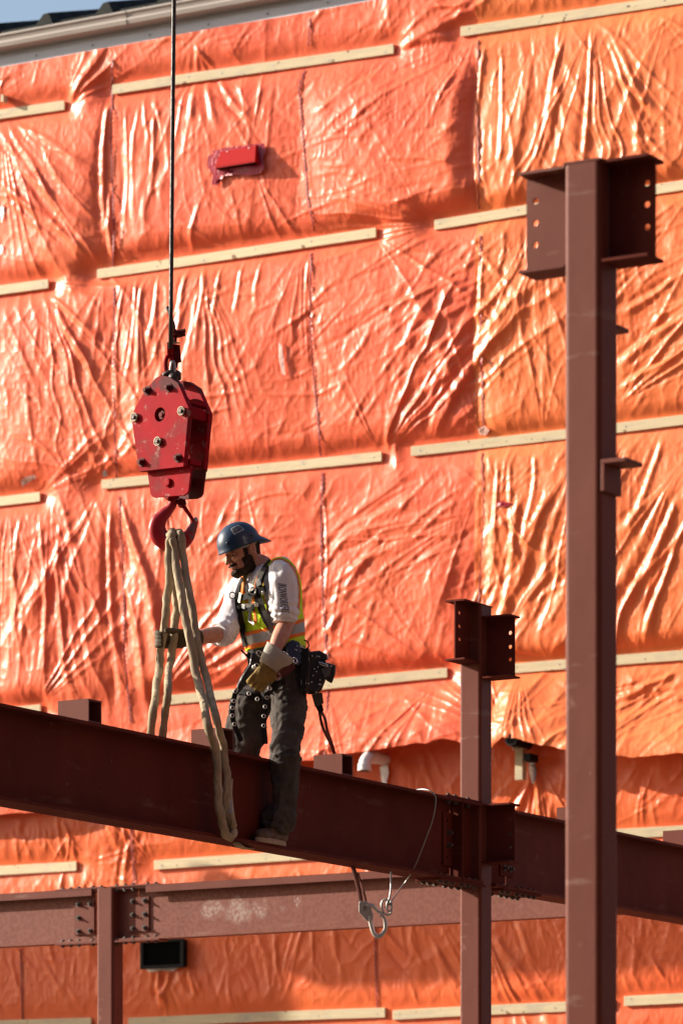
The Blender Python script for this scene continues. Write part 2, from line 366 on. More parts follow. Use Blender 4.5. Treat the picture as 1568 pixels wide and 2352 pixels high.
RIDGE = [(1092,850,998,1012,16,.05), (1100,770,905,985,13,.04), (1095,690,965,800,14,.035), (886,1045,955,880,11,.035), (1098,640,900,720,12,.02),
         (283,1140,392,1560,17,.06), (262,1150,300,1650,12,.04), (300,1330,350,1680,14,.04), (262,215,268,610,11,.045), (262,430,256,640,8,.03), (720,560,722,900,6,.012), (742,1090,748,1500,6,.014),
         (1568,735,1425,860,13,.05), (1568,640,1425,735,12,.04), (1568,820,1425,905,10,.035), (1568,1130,1440,1430,15,.055), (1568,1250,1490,1500,12,.05), (1530,1000,1440,1250,12,.035),
         (455,100,520,310,10,.03), (455,100,440,300,9,.03), (455,100,600,300,10,.03), (10,420,235,620,13,.035), (0,300,240,560,13,.025), (40,280,250,430,12,.02), (130,690,255,890,12,.035), (120,680,250,800,10,.03),
         (155,245,250,90,12,.04), (160,240,255,160,10,.03), (910,110,1090,20,13,.045), (915,118,1095,75,11,.03), (1000,20,1095,5,10,.03), (545,1560,420,1600,12,.01),
         (470,1440,720,1330,14,.02), (480,1540,660,1440,13,.025), (480,1580,560,1535,12,.03), (760,1480,900,1200,14,.018),
         (1300,85,1265,330,10,.03), (1365,55,1345,420,9,.03), (1400,60,1568,330,13,.03), (1395,70,1500,400,11,.03), (1240,400,1300,150,10,.02),
         (1205,1130,1150,1480,14,.03), (1295,1100,1190,1420,16,.03), (1400,1300,1420,1000,10,.03), (1568,1590,1430,1680,11,.03), (1568,1540,1425,1600,10,.03)]
RIDGEL = [(1225,1750,1262,1990,12,.06), (1215,1790,1150,1900,10,.04), (355,2230,372,2320,10,.05), (385,2230,360,2300,9,.05), (430,2220,445,2290,7,.03), (1105,2110,1290,2420,12,.02), (1060,2260,1110,2420,8,.02), (140,1880,165,1990,10,.03), (300,1920,280,2080,10,.03)]
def win(px, py, a, b, c, d):
    cc = np.nonzero((px[0] > a) & (px[0] < b))[0]
    if not len(cc): return None
    s1 = slice(cc[0], cc[-1]+1); q = py[:, s1]; rr = np.nonzero((q.max(1) > c) & (q.min(1) < d))[0]
    if not len(rr): return None
    return (slice(rr[0], rr[-1]+1), s1)
# puffed cells: x0, x1, y0, y1, depth, softness left, right, top, bottom
PUFF = [(690,1098,165,520,.125,240,62,90,60), (10,252,285,640,.085,150,60,120,70), (285,700,230,560,.050,60,160,110,42), (725,1104,590,1020,.070,160,80,130,60), (285,720,660,1075,.045,50,160,150,60), (0,250,690,1100,.040,80,80,150,60),
        (745,1098,1110,1550,.055,140,90,130,60), (300,735,1160,1590,.050,80,120,150,70), (10,270,1190,1640,.055,60,60,160,60), (1110,1800,100,470,.045,70,200,120,45), (1110,1800,540,985,.045,60,200,120,45), (1115,1800,1060,1500,.050,60,200,120,45)]
CREASE = [(0,250,290,640,48,14,34,90,300), (0,250,690,1090,62,18,30,80,260), (0,260,1160,1640,80,12,34,90,320), (0,250,170,250,-35,25,14,50,130),
          (275,500,230,560,86,10,26,70,240), (480,700,200,540,60,25,26,60,200), (700,1090,160,330,-42,14,34,70,220), (700,1090,330,510,-8,12,30,80,260), (270,700,70,160,-25,25,20,50,140), (720,1095,20,110,-38,15,22,60,190),
          (270,500,640,1060,82,12,32,90,300), (480,715,610,1040,-38,28,34,60,220), (720,1100,560,800,-30,10,38,80,280), (720,1100,780,1040,-45,14,36,70,240), (870,1100,560,1000,-52,9,22,120,300),
          (290,500,1150,1600,75,18,26,80,260), (480,740,1150,1590,-28,16,40,80,260), (750,1095,1130,1330,-38,12,40,80,260), (750,1095,1300,1560,-50,25,36,60,200), (400,1060,1590,1740,-12,16,46,70,220),
          (1110,1300,90,470,88,9,34,90,300), (1290,1660,60,440,60,16,44,90,300), (1110,1300,540,980,78,24,40,50,170), (1400,1660,460,940,-38,10,44,90,300), (1110,1300,1050,1520,-66,14,44,70,240), (1400,1660,1000,1500,-64,9,40,110,340), (1110,1660,1560,1730,-14,22,60,50,180),
          (-150,0,200,1700,70,20,20,90,260), (1100,1660,0,60,-60,20,20,40,120)]
CREASEL = [(0,330,1880,2060,85,22,50,40,140), (300,900,1880,2040,70,20,40,40,130), (760,1100,1750,1900,80,20,26,40,140), (1110,1400,1750,1950,108,16,34,60,200), (1420,1640,1760,1890,-40,25,26,40,130), (0,860,2120,2340,78,14,60,60,200), (870,1300,2110,2320,62,12,40,70,240), (1420,1640,2110,2290,80,20,26,50,160), (280,460,2220,2340,80,20,20,30,110)]
STREAK = [(296,632,282,980,8,.026), (318,628,300,900,7,.022), (345,626,330,880,9,.026), (372,622,350,820,7,.02), (440,610,425,800,9,.026), (470,606,462,840,7,.02), (520,600,505,760,7,.018), (560,592,548,740,7,.016), (610,585,600,720,7,.014),
          (300,235,292,560,7,.02), (330,230,325,540,8,.016), (360,226,352,500,8,.016), (1120,90,1112,470,10,.03), (1150,95,1160,430,8,.02), (1122,560,1118,980,10,.025), (1150,1050,1140,1300,9,.022), (1180,1050,1200,1300,9,.022), (1235,1030,1215,1280,9,.024), (60,1165,50,1500,9,.022), (100,1170,110,1560,9,.022), (150,1180,170,1600,10,.024)]
RIDGE += STREAK
def height(px, py, bats, fans, ridges, low=False):
    d = np.full(px.shape, 1e9); above = np.full(px.shape, 1e9); 
    for a, b in bats:
        dd, t = segdist(px, py, a, b); d = np.minimum(d, dd)
    wx = px+26*(n2(px/150, py/150, 1)-.5)*2; wy = py+26*(n2(px/150, py/150, 2)-.5)*2
    pin = 1-np.exp(-(d/34.0)**2)
    h = pin*(.022+.040*n2(wx/230, wy/200, 3)+.012*(n2(wx/95, wy/110, 4)-.4))
    if bats is LB: h = h*.5
    if not (bats is LB):
        for x0, x1, y0, y1, A, sl0, sr, st_, sb in PUFF:
            m = win(px, py, x0, x1, y0, y1)
            if m is None: continue
            X = px[m]+16*(n2(px[m]/45, py[m]/60, 21)-.5); Y = py[m]+(px[m]-(x0+x1)/2)*.13
            e = np.clip((X-x0)/sl0, 0, 1); e2 = np.clip((x1-X)/sr, 0, 1); e3 = np.clip((Y-y0)/st_, 0, 1); e4 = np.clip((y1-Y)/sb, 0, 1)
            f = lambda t: np.sin(t*math.pi/2)
            h[m] += A*f(e)*f(e2)*f(e3)*f(e4)*.62
    # pleats hanging from and gathering at each batten
    for k, (a, b) in enumerate(bats):
        ddx = (b[0]-a[0]); ym = a[1]+(px-a[0])*(b[1]-a[1])/ddx
        s = (py-ym); inx = 1/(1+np.exp(-(px-a[0])/18))/(1+np.exp((px-b[0])/18))
        xw = px+14*(n2(px/60, py/90, 5+k)-.5)+s*.12*(n1(px/200, 30+k)-.5)
        amp = n1(px/140, 60+k); amp = np.clip((amp-.25)*1.6, 0, 1)
        for wv, A in ((34, .0062), (15, .0022)):
            f = ridge(n1(xw/wv, 80+k))**1.5
            up = np.where(s > 0, np.exp(-s/(3.4*wv)), np.exp(s/(2.0*wv)))*np.clip(np.abs(s)/10, 0, 1)
            h = h+A*1.15*f*up*inx*amp
    for k, (ox, oy, ang, half, Ln, st, nf) in enumerate(fans):
        m = win(px, py, ox-Ln*1.5, ox+Ln*1.5, oy-Ln*1.5, oy+Ln*1.5)
        if m is None: continue
        X = px[m]-ox; Y = py[m]-oy; r = np.hypot(X, Y)
        dl = (np.arctan2(Y, X)-math.radians(ang)+math.pi) % (2*math.pi)-math.pi; u = dl/math.radians(half)
        wn_ = np.clip(1-np.abs(u), 0, 1); wn_ = wn_*wn_*(3-2*wn_)
        u = u+.10*(n2(X/70, Y/70, k)-.5)
        f = ridge(n1(u*nf*.85, 120+k))**2.2*(.35+.9*n2(X/120, Y/120, 40+k))
        wl_ = math.radians(half)*2*np.minimum(r, Ln*.6)/nf*.0038
        h[m] += st*.17*wl_*f*wn_*np.exp(-(r/Ln)**2.4)*np.clip(r/12, 0, 1)
    for k, (x0, y0, x1, y1, wd, A) in enumerate(ridges):
        bx0, bx1 = min(x0, x1)-wd*4, max(x0, x1)+wd*4; by0, by1 = min(y0, y1)-wd*4, max(y0, y1)+wd*4
        m = win(px, py, bx0, bx1, by0, by1)
        if m is None: continue
        X = px[m]; Y = py[m]; ln = math.hypot(x1-x0, y1-y0); tx, ty = (x1-x0)/ln, (y1-y0)/ln
        t = ((X-x0)*tx+(Y-y0)*ty)/ln; ww0 = wd*.72; s = (-(X-x0)*ty+(Y-y0)*tx)+10*(n1(t*3, k)-.5)+ln*.03*np.sin(math.pi*np.clip(t, 0, 1))*(1 if k % 2 else -1)
        e = np.clip(t*5, 0, 1)*np.clip((1-t)*4, 0, 1); e = e*e*(3-2*e); ww = ww0*(.6+.6*np.clip(t, 0, 1))
        h[m] += A*.42*e*(np.exp(-(s/ww)**2)-.45*np.exp(-((s-ww*1.9)/ww)**2))
    # taut fine creases, by region
    rr = np.random.default_rng(77 if bats is LB else 33)
    for x0, x1, y0, y1, ang, spread, cnt, l0, l1 in (CREASEL if bats is LB else CREASE):
        for _ in range(cnt):
            cx_, cy_ = rr.uniform(x0, x1), rr.uniform(y0, y1); th = math.radians(ang+rr.normal()*spread); ln = rr.uniform(l0, l1); wd = rr.uniform(3.4, 6.5); A = rr.uniform(.25, 1)**1.5*.0082*(wd/5); bend = rr.normal()*.05; sg = 1 if rr.random() < .75 else -.7
            tx, ty = math.cos(th), math.sin(th); ex_, ey_ = abs(tx)*ln/2+14, abs(ty)*ln/2+14
            m = win(px, py, cx_-ex_, cx_+ex_, cy_-ey_, cy_+ey_)
            if m is None: continue
            X = px[m]-cx_; Y = py[m]-cy_; t = (X*tx+Y*ty)/ln*2; s = -X*ty+Y*tx+bend*ln*(1-t*t)
            e = np.clip(1-t*t, 0, 1); h[m] += sg*A*e*np.exp(-(s/wd)**2)*pin[m]
    # crumple: two ridged layers, drawn out downwards
    ca = px*.9+py*.42; cb = -px*.42+py*.9
    q = n2(px/260, py/240, 9)
    h = h+pin*.0050*ridge(n2(ca/62+1.2*n2(px/50, py/50, 11), cb/120, 10))**2*(.4+q)
    h = h+pin*.0040*ridge(n2(ca/25+.8*n2(px/30, py/30, 13), cb/46, 12))**2*(.3+1.2*q)
    h = h+pin*.0026*ridge(n2(px/11+.8*n2(px/20, py/20, 15), py/17, 14))**2*(.3+1.2*(1-q))
    return np.maximum(h*(.06+.94*(1-np.exp(-(d/24.0)**2))), .0015)
SHEETS = []
def sheet(name, xa, xb, ztop, zbot, bats, fans, ridges, m, off=0.0, hem=False, edge=True):
    xs = acoord(xa, xb); nz = int((ztop-zbot(0) if callable(zbot) else ztop-zbot)/STEP) if not hem else 730
    T = np.linspace(0, 1, nz)
    A, TT = np.meshgrid(xs, T)
    if hem:
        p0, _ = pxy(xs, 6.4); zb = CAMZ+(HY-hemy(p0))/FPX*(-xs*sp+WY*cp); Z = ztop+(zb[None, :]-ztop)*TT
    else: Z = ztop+(zbot-ztop)*TT
    px, py = pxy(A, Z)
    h = height(px, py, bats, fans, ridges)+off
    if hem:
        hy_ = hemy(px); q = np.clip(1-(hy_-py)/150, 0, 1); dd = np.full(px.shape, 1e9)
        for a_, b_ in bats: dd = np.minimum(dd, segdist(px, py, a_, b_)[0])
        h = h+.22*q*q*(3-2*q)*np.clip((px-250)/300, .3, 1)*(1-np.exp(-(dd/34)**2))
        Z = Z+.035*(n1(px/26, 3)-.5)*q
    SHEETS.append((px[0].copy(), py, h, not hem))
    Xw = A*cp+(WY-h)*sp; Yw = -A*sp+(WY-h)*cp
    V = np.stack([Xw, Yw, Z], -1).reshape(-1, 3); nr, nc = A.shape
    i = np.arange(nr*nc).reshape(nr, nc)
    F = np.stack([i[:-1, :-1], i[1:, :-1], i[1:, 1:], i[:-1, 1:]], -1).reshape(-1, 4)
    o = obj(name, (V, F), m, bld, smooth=True)
    return o
sA = on_y(260, 900, WY)[0]; sC = on_y(1103, 900, WY)[0]; sE = on_y(862, 2100, WY)[0]; sF = on_y(50, 2300, WY)[0]
ZT = 13.05
UB = BAT[:13]; LB = BAT[13:]
sheet('tarp_sheet', X0-.1, sA+.012, ZT, None, UB, FAN, RIDGE, M_tarpA, 0.0, True)
sheet('tarp_sheet', sA-.02, sC+.012, ZT, None, UB, FAN, RIDGE, M_tarpA, .004, True)['label'] = 'coral orange sheet in the middle with the red vent hood'
sheet('tarp_sheet', sC-.02, X1+.1, ZT, None, UB, FAN, RIDGE, M_tarpC, .008, True)['label'] = 'brighter orange sheet at the right with long folds'
sheet('tarp_sheet', X0-.1, sE+.012, 6.75, 3.85, LB, FANL, RIDGEL, M_tarpD, -.07)
sheet('tarp_sheet', sE-.02, X1+.1, 6.75, 3.85, LB, FANL, RIDGEL, M_tarpD, -.066)
obj('tarp_skirt', MB().box((X0-.1, WY-.02, 0), (X1+.1, WY, 3.9)).vf, M_tarpD, bld)

def wallh(px, py):
    lowr = py > hemy(px); best = 0.0
    for px_, py_, h_, lo in SHEETS:
        if lo != lowr or not (px_[0] <= px <= px_[-1]): continue
        i = min(int(np.searchsorted(px_, px)), len(px_)-1); col = py_[:, i]; j = min(int(np.searchsorted(col, py)), len(col)-1)
        best = max(best, float(h_[j, i])) if not lo else float(h_[j, i])
    return best+.002
def onwall(px, py, h): lx, z = on_y(px, py, WY-h); return lx, z
# battens and their nails
NAIL = bpy.data.meshes.new('nail'); v, f = cyl((0, 0, 0), (0, -1, 0), .0062, .003, 8)
NAIL.from_pydata([tuple(p) for p in v], [], f); NAIL.materials.append(M_nail)
for k, (a, b) in enumerate(BAT):
    low = k >= 13; off = -.062 if low else .012
    x0, z0 = onwall(*a, .02); x1, z1 = onwall(*b, .02)
    hw = .0425; rr = random.Random(k)
    nseg = 10; m = MB(); ring = []
    for i in range(nseg+1):
        t = i/nseg; x = x0+(x1-x0)*t; z = z0+(z1-z0)*t+.006*math.sin(t*3.1+k)
        o_ = off+.004*math.sin(t*5+k)
        ring.append([L(x, WY-o_, z-hw), L(x, WY-o_-.021, z-hw), L(x, WY-o_-.021, z+hw), L(x, WY-o_, z+hw)])
    vv = [p for r_ in ring for p in r_]; ff = []
    for i in range(nseg):
        for q in range(4): ff.append((i*4+q, i*4+(q+1) % 4, (i+1)*4+(q+1) % 4, (i+1)*4+q))
    ff += [(3,2,1,0), tuple(nseg*4+q for q in range(4))]
    bo = obj('batten', (vv, ff), M_wood, bld, bevel=.0025)
    ln = x1-x0; nn = max(2, int(ln/.42)); 
    for i in range(nn):
        t = (i+.5)/nn+rr.uniform(-.04, .04) if 0 < i < nn-1 else (.03 if i == 0 else .97)
        x = x0+ln*t
        if -23.5 < x < -15.9:
            z = z0+(z1-z0)*t+.006*math.sin(t*3.1+k)+rr.uniform(-.018, .018)
            inst('nail', NAIL, Matrix.Translation(L(x, WY-off-.021-.004*math.sin(t*5+k)-.0005, z)) @ Matrix.Rotation(-PHI, 4, 'Z'), bo)
# stitched seams
def seam(pts, wd, m, name='seam', lift=.004, hval=None):
    P = spline([Vector((x, y, 0)) for x, y in pts], 10); v = []; f = []
    for i, p in enumerate(P):
        jx = 1.2*math.sin(i*1.7)
        for s in (-wd/2, wd/2):
            h = wallh(p.x+jx+s, p.y)+lift; x, z = on_y(p.x+jx+s, p.y, WY-h); v.append(L(x, WY-h, z))
    for i in range(len(P)-1): f.append((2*i, 2*i+1, 2*i+3, 2*i+2))
    n = len(v); v += [q+L(0, -.004, 0) for q in v]; f += [tuple(n+i for i in q[::-1]) for q in f]
    return obj(name, (v, f), m, bld, smooth=True)
def dense(p, step=26):
    o = []
    for a, b in zip(p[:-1], p[1:]):
        n = max(1, int(math.hypot(a[0]-b[0], a[1]-b[1])/step))
        o += [(a[0]+(b[0]-a[0])*i/n, a[1]+(b[1]-a[1])*i/n) for i in range(n)]
    return o+[p[-1]]
seam(dense([(258,135),(256,330),(262,520),(258,620)]), 3.5, M_seam)
seam(dense([(262,660),(262,900),(268,1100)]), 3, M_seam)
seam(dense([(274,1140),(283,1320),(286,1500),(300,1660)]), 3.5, M_seam)
seam(dense([(712,40),(708,105)]), 3, M_seam); seam(dense([(700,160),(687,200),(697,330),(706,450),(722,530)]), 3.5, M_seam)
seam(dense([(714,580),(712,740),(722,880),(737,1050)]), 3.5, M_seam)
seam(dense([(740,1085),(737,1230),(742,1380),(748,1480),(760,1560)]), 4, M_seam); seam(dense([(752,1585),(748,1700),(745,1740)]), 3, M_seam)
seam(dense([(1097,90),(1095,250),(1100,480)], 60), 2.2, M_seam); seam(dense([(1103,540),(1104,760),(1110,1000)]), 3.5, M_seam)
seam(dense([(1106,1040),(1110,1180),(1098,1400),(1092,1520)], 60), 2.2, M_seam)
seam(dense([(862,2110),(862,2200),(866,2320)]), 3, M_seam); seam(dense([(48,2180),(52,2350)]), 3, M_seam)
seam(dense([(300,1900),(306,1990),(310,2045)]), 3.5, M_seam)

# gutter, fascia and roof edge
M_gut = mat('gutter_beige', (.44, .40, .36), .4, var=(.37, .34, .31), vscale=3, vstretch=(.3, 3, 3))
M_fas = mat('fascia_grey', (.52, .56, .60), .45, var=(.45, .49, .54), vscale=4, vstretch=(.3, 1, 3))
M_roof = mat('roof_dark', (.016, .019, .019), .8, var=(.04, .045, .04), vscale=5, spec=.15)
zg = 13.19
prof = [(-.005,0),(-.095,0),(-.118,.02),(-.128,.055),(-.118,.075),(-.126,.10),(-.14,.118),(-.14,.135),(-.128,.135),(-.128,.122),(-.112,.10),(-.108,.03),(-.09,.014),(-.005,.014)]
def ext(poly, x0, x1): return MB().prism(poly, lambda a, b, t: L(t, WY+a, b), x0, x1).vf
gx = [X0-.2, -21.75, -18.72, X1+.2]
for i in range(3): obj('gutter', ext([(a, b+zg) for a, b in prof], gx[i]+.001, gx[i+1]-.001), M_gut, bld)
for x in gx[1:3]: obj('gutter_joint', ext([(a-.004, b+zg-.003) for a, b in prof[:8]]+[(-.005, zg+.138)], x-.03, x+.03), M_gut, bld)
obj('fascia', ext([(.10, 13.33), (-.004, 13.33), (-.004, 13.155), (-.012, 13.15), (-.012, 13.08), (-.02, 13.05), (-.016, 13.02), (.10, 13.02)], X0-.2, X1+.2), M_fas, bld)
SC = bpy.data.meshes.new('screw'); v, f = cyl((0, 0, 0), (0, -1, 0), .008, .006, 8); SC.from_pydata([tuple(p) for p in v], [], f); SC.materials.append(M_bolt)
for i in range(14):
    x = -23.4+i*.62; inst('screw', SC, Matrix.Translation(L(x, WY-.013, 13.11)) @ Matrix.Rotation(-PHI, 4, 'Z'), bld)
sl_ = .30
obj('roof_deck', MB().prism([(-.06, 13.34), (-.06, 13.375), (14, 13.375+14*sl_), (14, 13.34+14*sl_)], lambda a, b, t: L(t, WY+a, b), X0-.2, X1+.2).vf, M_roof, bld)
rb = bpy.data.meshes.new('roof_rib')
rv = []; 
for a in (-.09, 14.0):
    for (s, b) in ((-.13, 0), (-.035, .10), (.02, .105), (.07, 0)): rv.append((s, a, b+13.375+a*sl_))
rb.from_pydata(rv, [], [(0,1,2,3),(7,6,5,4),(0,4,5,1),(1,5,6,2),(2,6,7,3),(3,7,4,0)]); rb.materials.append(M_roof)
for i in range(24):
    x = -27.2+i*.655
    if x > X1: break
    inst('roof_rib', rb, Matrix.Translation(L(x, WY, 0)) @ Matrix.Rotation(-PHI, 4, 'Z'), bld)

# red vent hood taped to the sheet
M_tape = mat('red_tape', (.42, .01, .03), .3, var=(.30, .01, .035), vscale=18, bump=[(45, .006, 3, one)])
M_hood = mat('hood_red', (.42, .008, .008), .6, spec=.1)
M_black = mat('black_plastic', (.009, .009, .010), .6, spec=.15, bump=[(30, .001, 2, one)])
def patch(pts, m, lift=.012, name='tape_patch', h0=None, label=None, sub=6):
    cx_ = sum(p[0] for p in pts)/len(pts); cy_ = sum(p[1] for p in pts)/len(pts); v = []; f = []; n = len(pts)
    for r_ in range(sub+1):
        s = r_/sub
        for p in pts:
            x = cx_+(p[0]-cx_)*s; y = cy_+(p[1]-cy_)*s; h = (wallh(x, y) if h0 is None else h0)+lift
            lx, z = on_y(x, y, WY-h); v.append(L(lx, WY-h, z))
    for r_ in range(sub):
        for i in range(n): f.append((r_*n+i, r_*n+(i+1) % n, (r_+1)*n+(i+1) % n, (r_+1)*n+i))
    k = len(v); v += [q+L(0, -.004, 0) for q in v]; f += [tuple(k+i for i in q[::-1]) for q in f]
    return obj(name, (v, f), m, bld, smooth=True, label=label)
patch([(487,347),(520,338),(560,334),(606,328),(611,345),(604,360),(608,385),(598,398),(570,402),(540,400),(512,406),(500,425),(486,424),(489,402),(476,380),(478,358),(490,352)], M_tape, .02, label='dark red tape around the vent hood')
hh = wallh(545, 365)+.02
x0, zt = onwall(503, 345, hh); x1, _ = onwall(594, 336, hh); zb_ = onwall(545, 382, hh)[1]; dd = .075
ph = MB()
yb = WY-hh+.03
ph.add([L(x0, yb, zt+.0), L(x1, yb, zt), L(x0, yb, zb_-.01), L(x1, yb, zb_-.01), L(x0+.03, yb-.05, zt-.015), L(x1-.02, yb-.05, zt-.015), L(x0+.0, yb-dd-.02, zb_+.015), L(x1+.0, yb-dd-.02, zb_+.015), L(x0, yb-dd-.02, zb_-.004), L(x1, yb-dd-.02, zb_-.004)],
       [(0,1,5,4),(4,5,7,6),(6,7,9,8),(0,4,6,8,2),(1,3,9,7,5)])
hood = obj('vent_hood', ph.vf, M_hood, bld, label='red vent hood on the middle sheet')
obj('louvre', MB().box((x0+.012, yb-dd-.005, zb_-.006), (x1-.012, yb-.02, zb_+.004)).vf, M_black, hood)
for t in (.25, .8): inst('screw', NAIL, Matrix.Translation(L(x0+(x1-x0)*t, yb-.06, zt-.03)) @ Matrix.Rotation(-PHI, 4, 'Z'), hood)
# loose bits of tape and a few light scuffs
M_foil = mat('foil_tape', (.72, .70, .70), .3, .35, bump=[(60, .01, 3, one)])
M_scuff = mat('tape_clear', (.80, .50, .42), .35, bump=[(60, .006, 3, one)])
patch([(640,786),(648,795),(652,830),(655,862),(647,858),(641,820)], M_scuff)
patch([(48,1104),(60,1095),(80,1090),(84,1098),(66,1108),(52,1118)], M_scuff); patch([(235,1084),(244,1080),(247,1092),(238,1096)], M_foil)
patch([(1098,985),(1112,978),(1124,988),(1116,1000),(1102,998)], M_scuff); patch([(1134,1157),(1150,1150),(1176,1156),(1160,1164),(1140,1164)], M_tape)
patch([(0,476),(8,470),(10,490),(3,510)], M_foil); patch([(0,560),(7,565),(6,580),(0,584)], M_foil)
patch([(214,1750),(226,1748),(228,1758),(216,1760)], M_foil, label=None)
# white drain elbow with crumpled foil below it
M_pvc = mat('white_pvc', (.78, .78, .76), .3)
M_dark = mat('dark_hole', (.004, .004, .004), .9, spec=.02)  # flat black that stands for the shade inside pipe mouths and the vent recess
ex, ez = onwall(886, 1746, -.05)
pz = [L(ex, WY+.05, ez), L(ex, WY-.16, ez), L(ex, WY-.24, ez-.005), L(ex, WY-.30, ez-.05), L(ex, WY-.31, ez-.10)]
el = obj('drain_elbow', tube(spline(pz, 6), .052, 20), M_pvc, bld, smooth=True, label='white plastic pipe elbow under the hem')
obj('collar', tube([L(ex, WY-.31, ez-.075), L(ex, WY-.312, ez-.135)], .060, 20), M_pvc, el, bevel=.004)
obj('collar', tube([L(ex, WY-.12, ez), L(ex, WY-.17, ez)], .058, 20), M_pvc, el, bevel=.004)
obj('pipe_opening', tube([L(ex, WY-.312, ez-.134), L(ex, WY-.312, ez-.1365)], .047, 20), M_dark, el)
patch([(872,1762),(890,1758),(893,1775),(888,1795),(890,1812),(880,1815),(876,1790)], M_foil, .03)
# black pipe stub, timber offcut, black fitting
bx, bz = onwall(1183, 1702, .2)
pst = obj('pipe_stub', join(tube([L(bx, WY+.02, bz), L(bx, WY-.24, bz)], .05, 20), tube([L(bx, WY-.22, bz), L(bx, WY-.28, bz+.004)], [.058, .057], 20)), M_black, bld, smooth=False, label='black pipe stub poking through the hem')
obj('pipe_opening', tube([L(bx, WY-.281, bz+.004), L(bx, WY-.283, bz+.004)], .046, 20), M_dark, pst)
patch([(1170,1708),(1195,1704),(1192,1722),(1178,1724)], M_foil, .03)
x_, z_ = onwall(1196, 1735, .06); _, z2 = onwall(1196, 1793, .06)
obj('wood_block', MB().box((x_-.037, WY-.10, z2), (x_+.037, WY-.03, z_+.08)).vf, M_wood, bld, bevel=.003, label='short upright timber offcut under the hem')
x_, z_ = onwall(1222, 1742, .06)
obj('pipe_bracket', MB().box((x_-.035, WY-.16, z_-.035), (x_+.04, WY-.02, z_+.03)).vf, M_black, bld, bevel=.008)
patch([(1214,1752),(1228,1752),(1232,1775),(1226,1800),(1222,1800),(1216,1775)], M_foil, .02)
# black vent box low on the wall
xa_, zt = onwall(322, 2162, .05); xb_, _ = onwall(416, 2158, .05); zb_ = onwall(370, 2222, .05)[1]
vb = MB().box((xa_, WY-.012, zb_), (xb_, WY+.09, zt)).box((xa_-.015, WY-.035+.0, zt-.02), (xb_+.015, WY-.02, zt+.012)).box((xa_-.015, WY-.035+.0, zb_-.012), (xb_+.015, WY-.02, zb_+.02)).box((xa_-.015, WY-.035+.0, zb_+.02), (xa_+.02, WY-.02, zt-.02)).box((xb_-.02, WY-.035+.0, zb_+.02), (xb_+.015, WY-.02, zt-.02))
vo = obj('vent_box', vb.vf, M_black, bld, bevel=.004, label='black plastic vent box low on the wall')
for i in range(0):
    z = zb_+.03+(zt-zb_-.06)*(i+.5)/2; obj('louvre', MB().add([L(xa_+.022, WY-.022, z+.018), L(xb_-.022, WY-.022, z+.018), L(xb_-.022, WY-.034, z-.018), L(xa_+.022, WY-.034, z-.018), L(xa_+.022, WY-.020, z+.014), L(xb_-.022, WY-.020, z+.014), L(xb_-.022, WY-.030, z-.022), L(xa_+.022, WY-.030, z-.022)], [(0,1,2,3),(7,6,5,4),(0,4,5,1),(2,6,7,3),(0,3,7,4),(1,5,6,2)]).vf, M_black, vo)
obj('vent_opening', MB().box((xa_+.02, WY-.0135, zb_+.02), (xb_-.02, WY-.0125, zt-.02)).vf, M_dark, vo)  # black sheet painted as the shade of the recess
patch([(328,2224),(350,2222),(392,2220),(410,2224),(398,2232),(372,2230),(345,2234)], M_foil, .015)
x_, z_ = onwall(22, 228, .03)
obj('wood_chip', MB().box((x_-.05, WY-.10, z_-.03), (x_-.02, WY-.03, z_+.035)).vf, M_wood, bld)

# brick blocks added out of view to darken the shadows: one behind the camera, one to the right of the frame
M_brick = mat('brown_brick', (.09, .030, .020), .9, var=(.06, .022, .015), vscale=4, bump=[(40, .004, 2, one)])
M_glassd = mat('window_glass', (.03, .035, .04), .15)
def shade_block(name, lab, x0, x1, y0, y1, hgt, face):
    t = thing(name, lab, 'building', L((x0+x1)/2, (y0+y1)/2, 0), -PHI, None, 'thing')
    obj('wall', MB().box((x0, y0, 0), (x1, y1, hgt)).vf, M_brick, t); obj('parapet', MB().box((x0-.15, y0-.15, hgt), (x1+.15, y1+.15, hgt+.6)).vf, M_brick, t)
    ln_ = (x1-x0) if face == 'y' else (y1-y0); n = int(ln_/4)
    for fl in range(int(hgt/3.6)):
        for i in range(n):
            c = (i+.5)*ln_/n; z = 1.2+fl*3.6
            lo, hi = ((x0+c-.8, y1, z), (x0+c+.8, y1+.04, z+1.8)) if face == 'y' else ((x0-.04, y0+c-.8, z), (x0, y0+c+.8, z+1.8))
            obj('window', MB().box(lo, hi).vf, M_glassd, t)
shade_block('brick_building', 'brown brick block across the yard, behind the camera', -44, 44, -26, -9, 23, 'y')
shade_block('brick_building', 'brown brick block standing right of the steel frame', 4.0, 16, 4, 36, 24, 'x')
# ------------------------------------------------------------------ steel frame
HOLE = .0115
def bolt_mesh(name, r=.0145, h=.012, tail=.016, ax=(1, 0, 0)):
    a = Vector(ax); m = MB(); u = a.orthogonal().normalized(); q = a.cross(u)
    m.add(*tube([a*0, a*h], r, 6)); m.add(*tube([a*h, a*(h+tail)], r*.55, 8)); m.add(*tube([a*-.003, a*.003], r*1.35, 12))
    me = bpy.data.meshes.new(name); me.from_pydata([tuple(p) for p in m.v], [], m.f); me.materials.append(M_bolt); return me
B_x = bolt_mesh('bolt', ax=(1, 0, 0)); B_my = bolt_mesh('bolt', ax=(0, -1, 0), tail=.014); B_z = bolt_mesh('bolt', ax=(0, 0, 1), h=.010, tail=.004); B_mz = bolt_mesh('bolt', r=.016, h=.012, ax=(0, 0, -1), tail=.005)
RG = Matrix.Rotation(-PHI, 4, 'Z')
def bolt(me, x, y, z, par): return inst('bolt', me, Matrix.Translation(L(x, y, z)) @ RG @ Matrix.Rotation(random.uniform(0, 1), 4, Vector((1,0,0) if me is B_x else (0,1,0) if me is B_my else (0,0,1))), par)
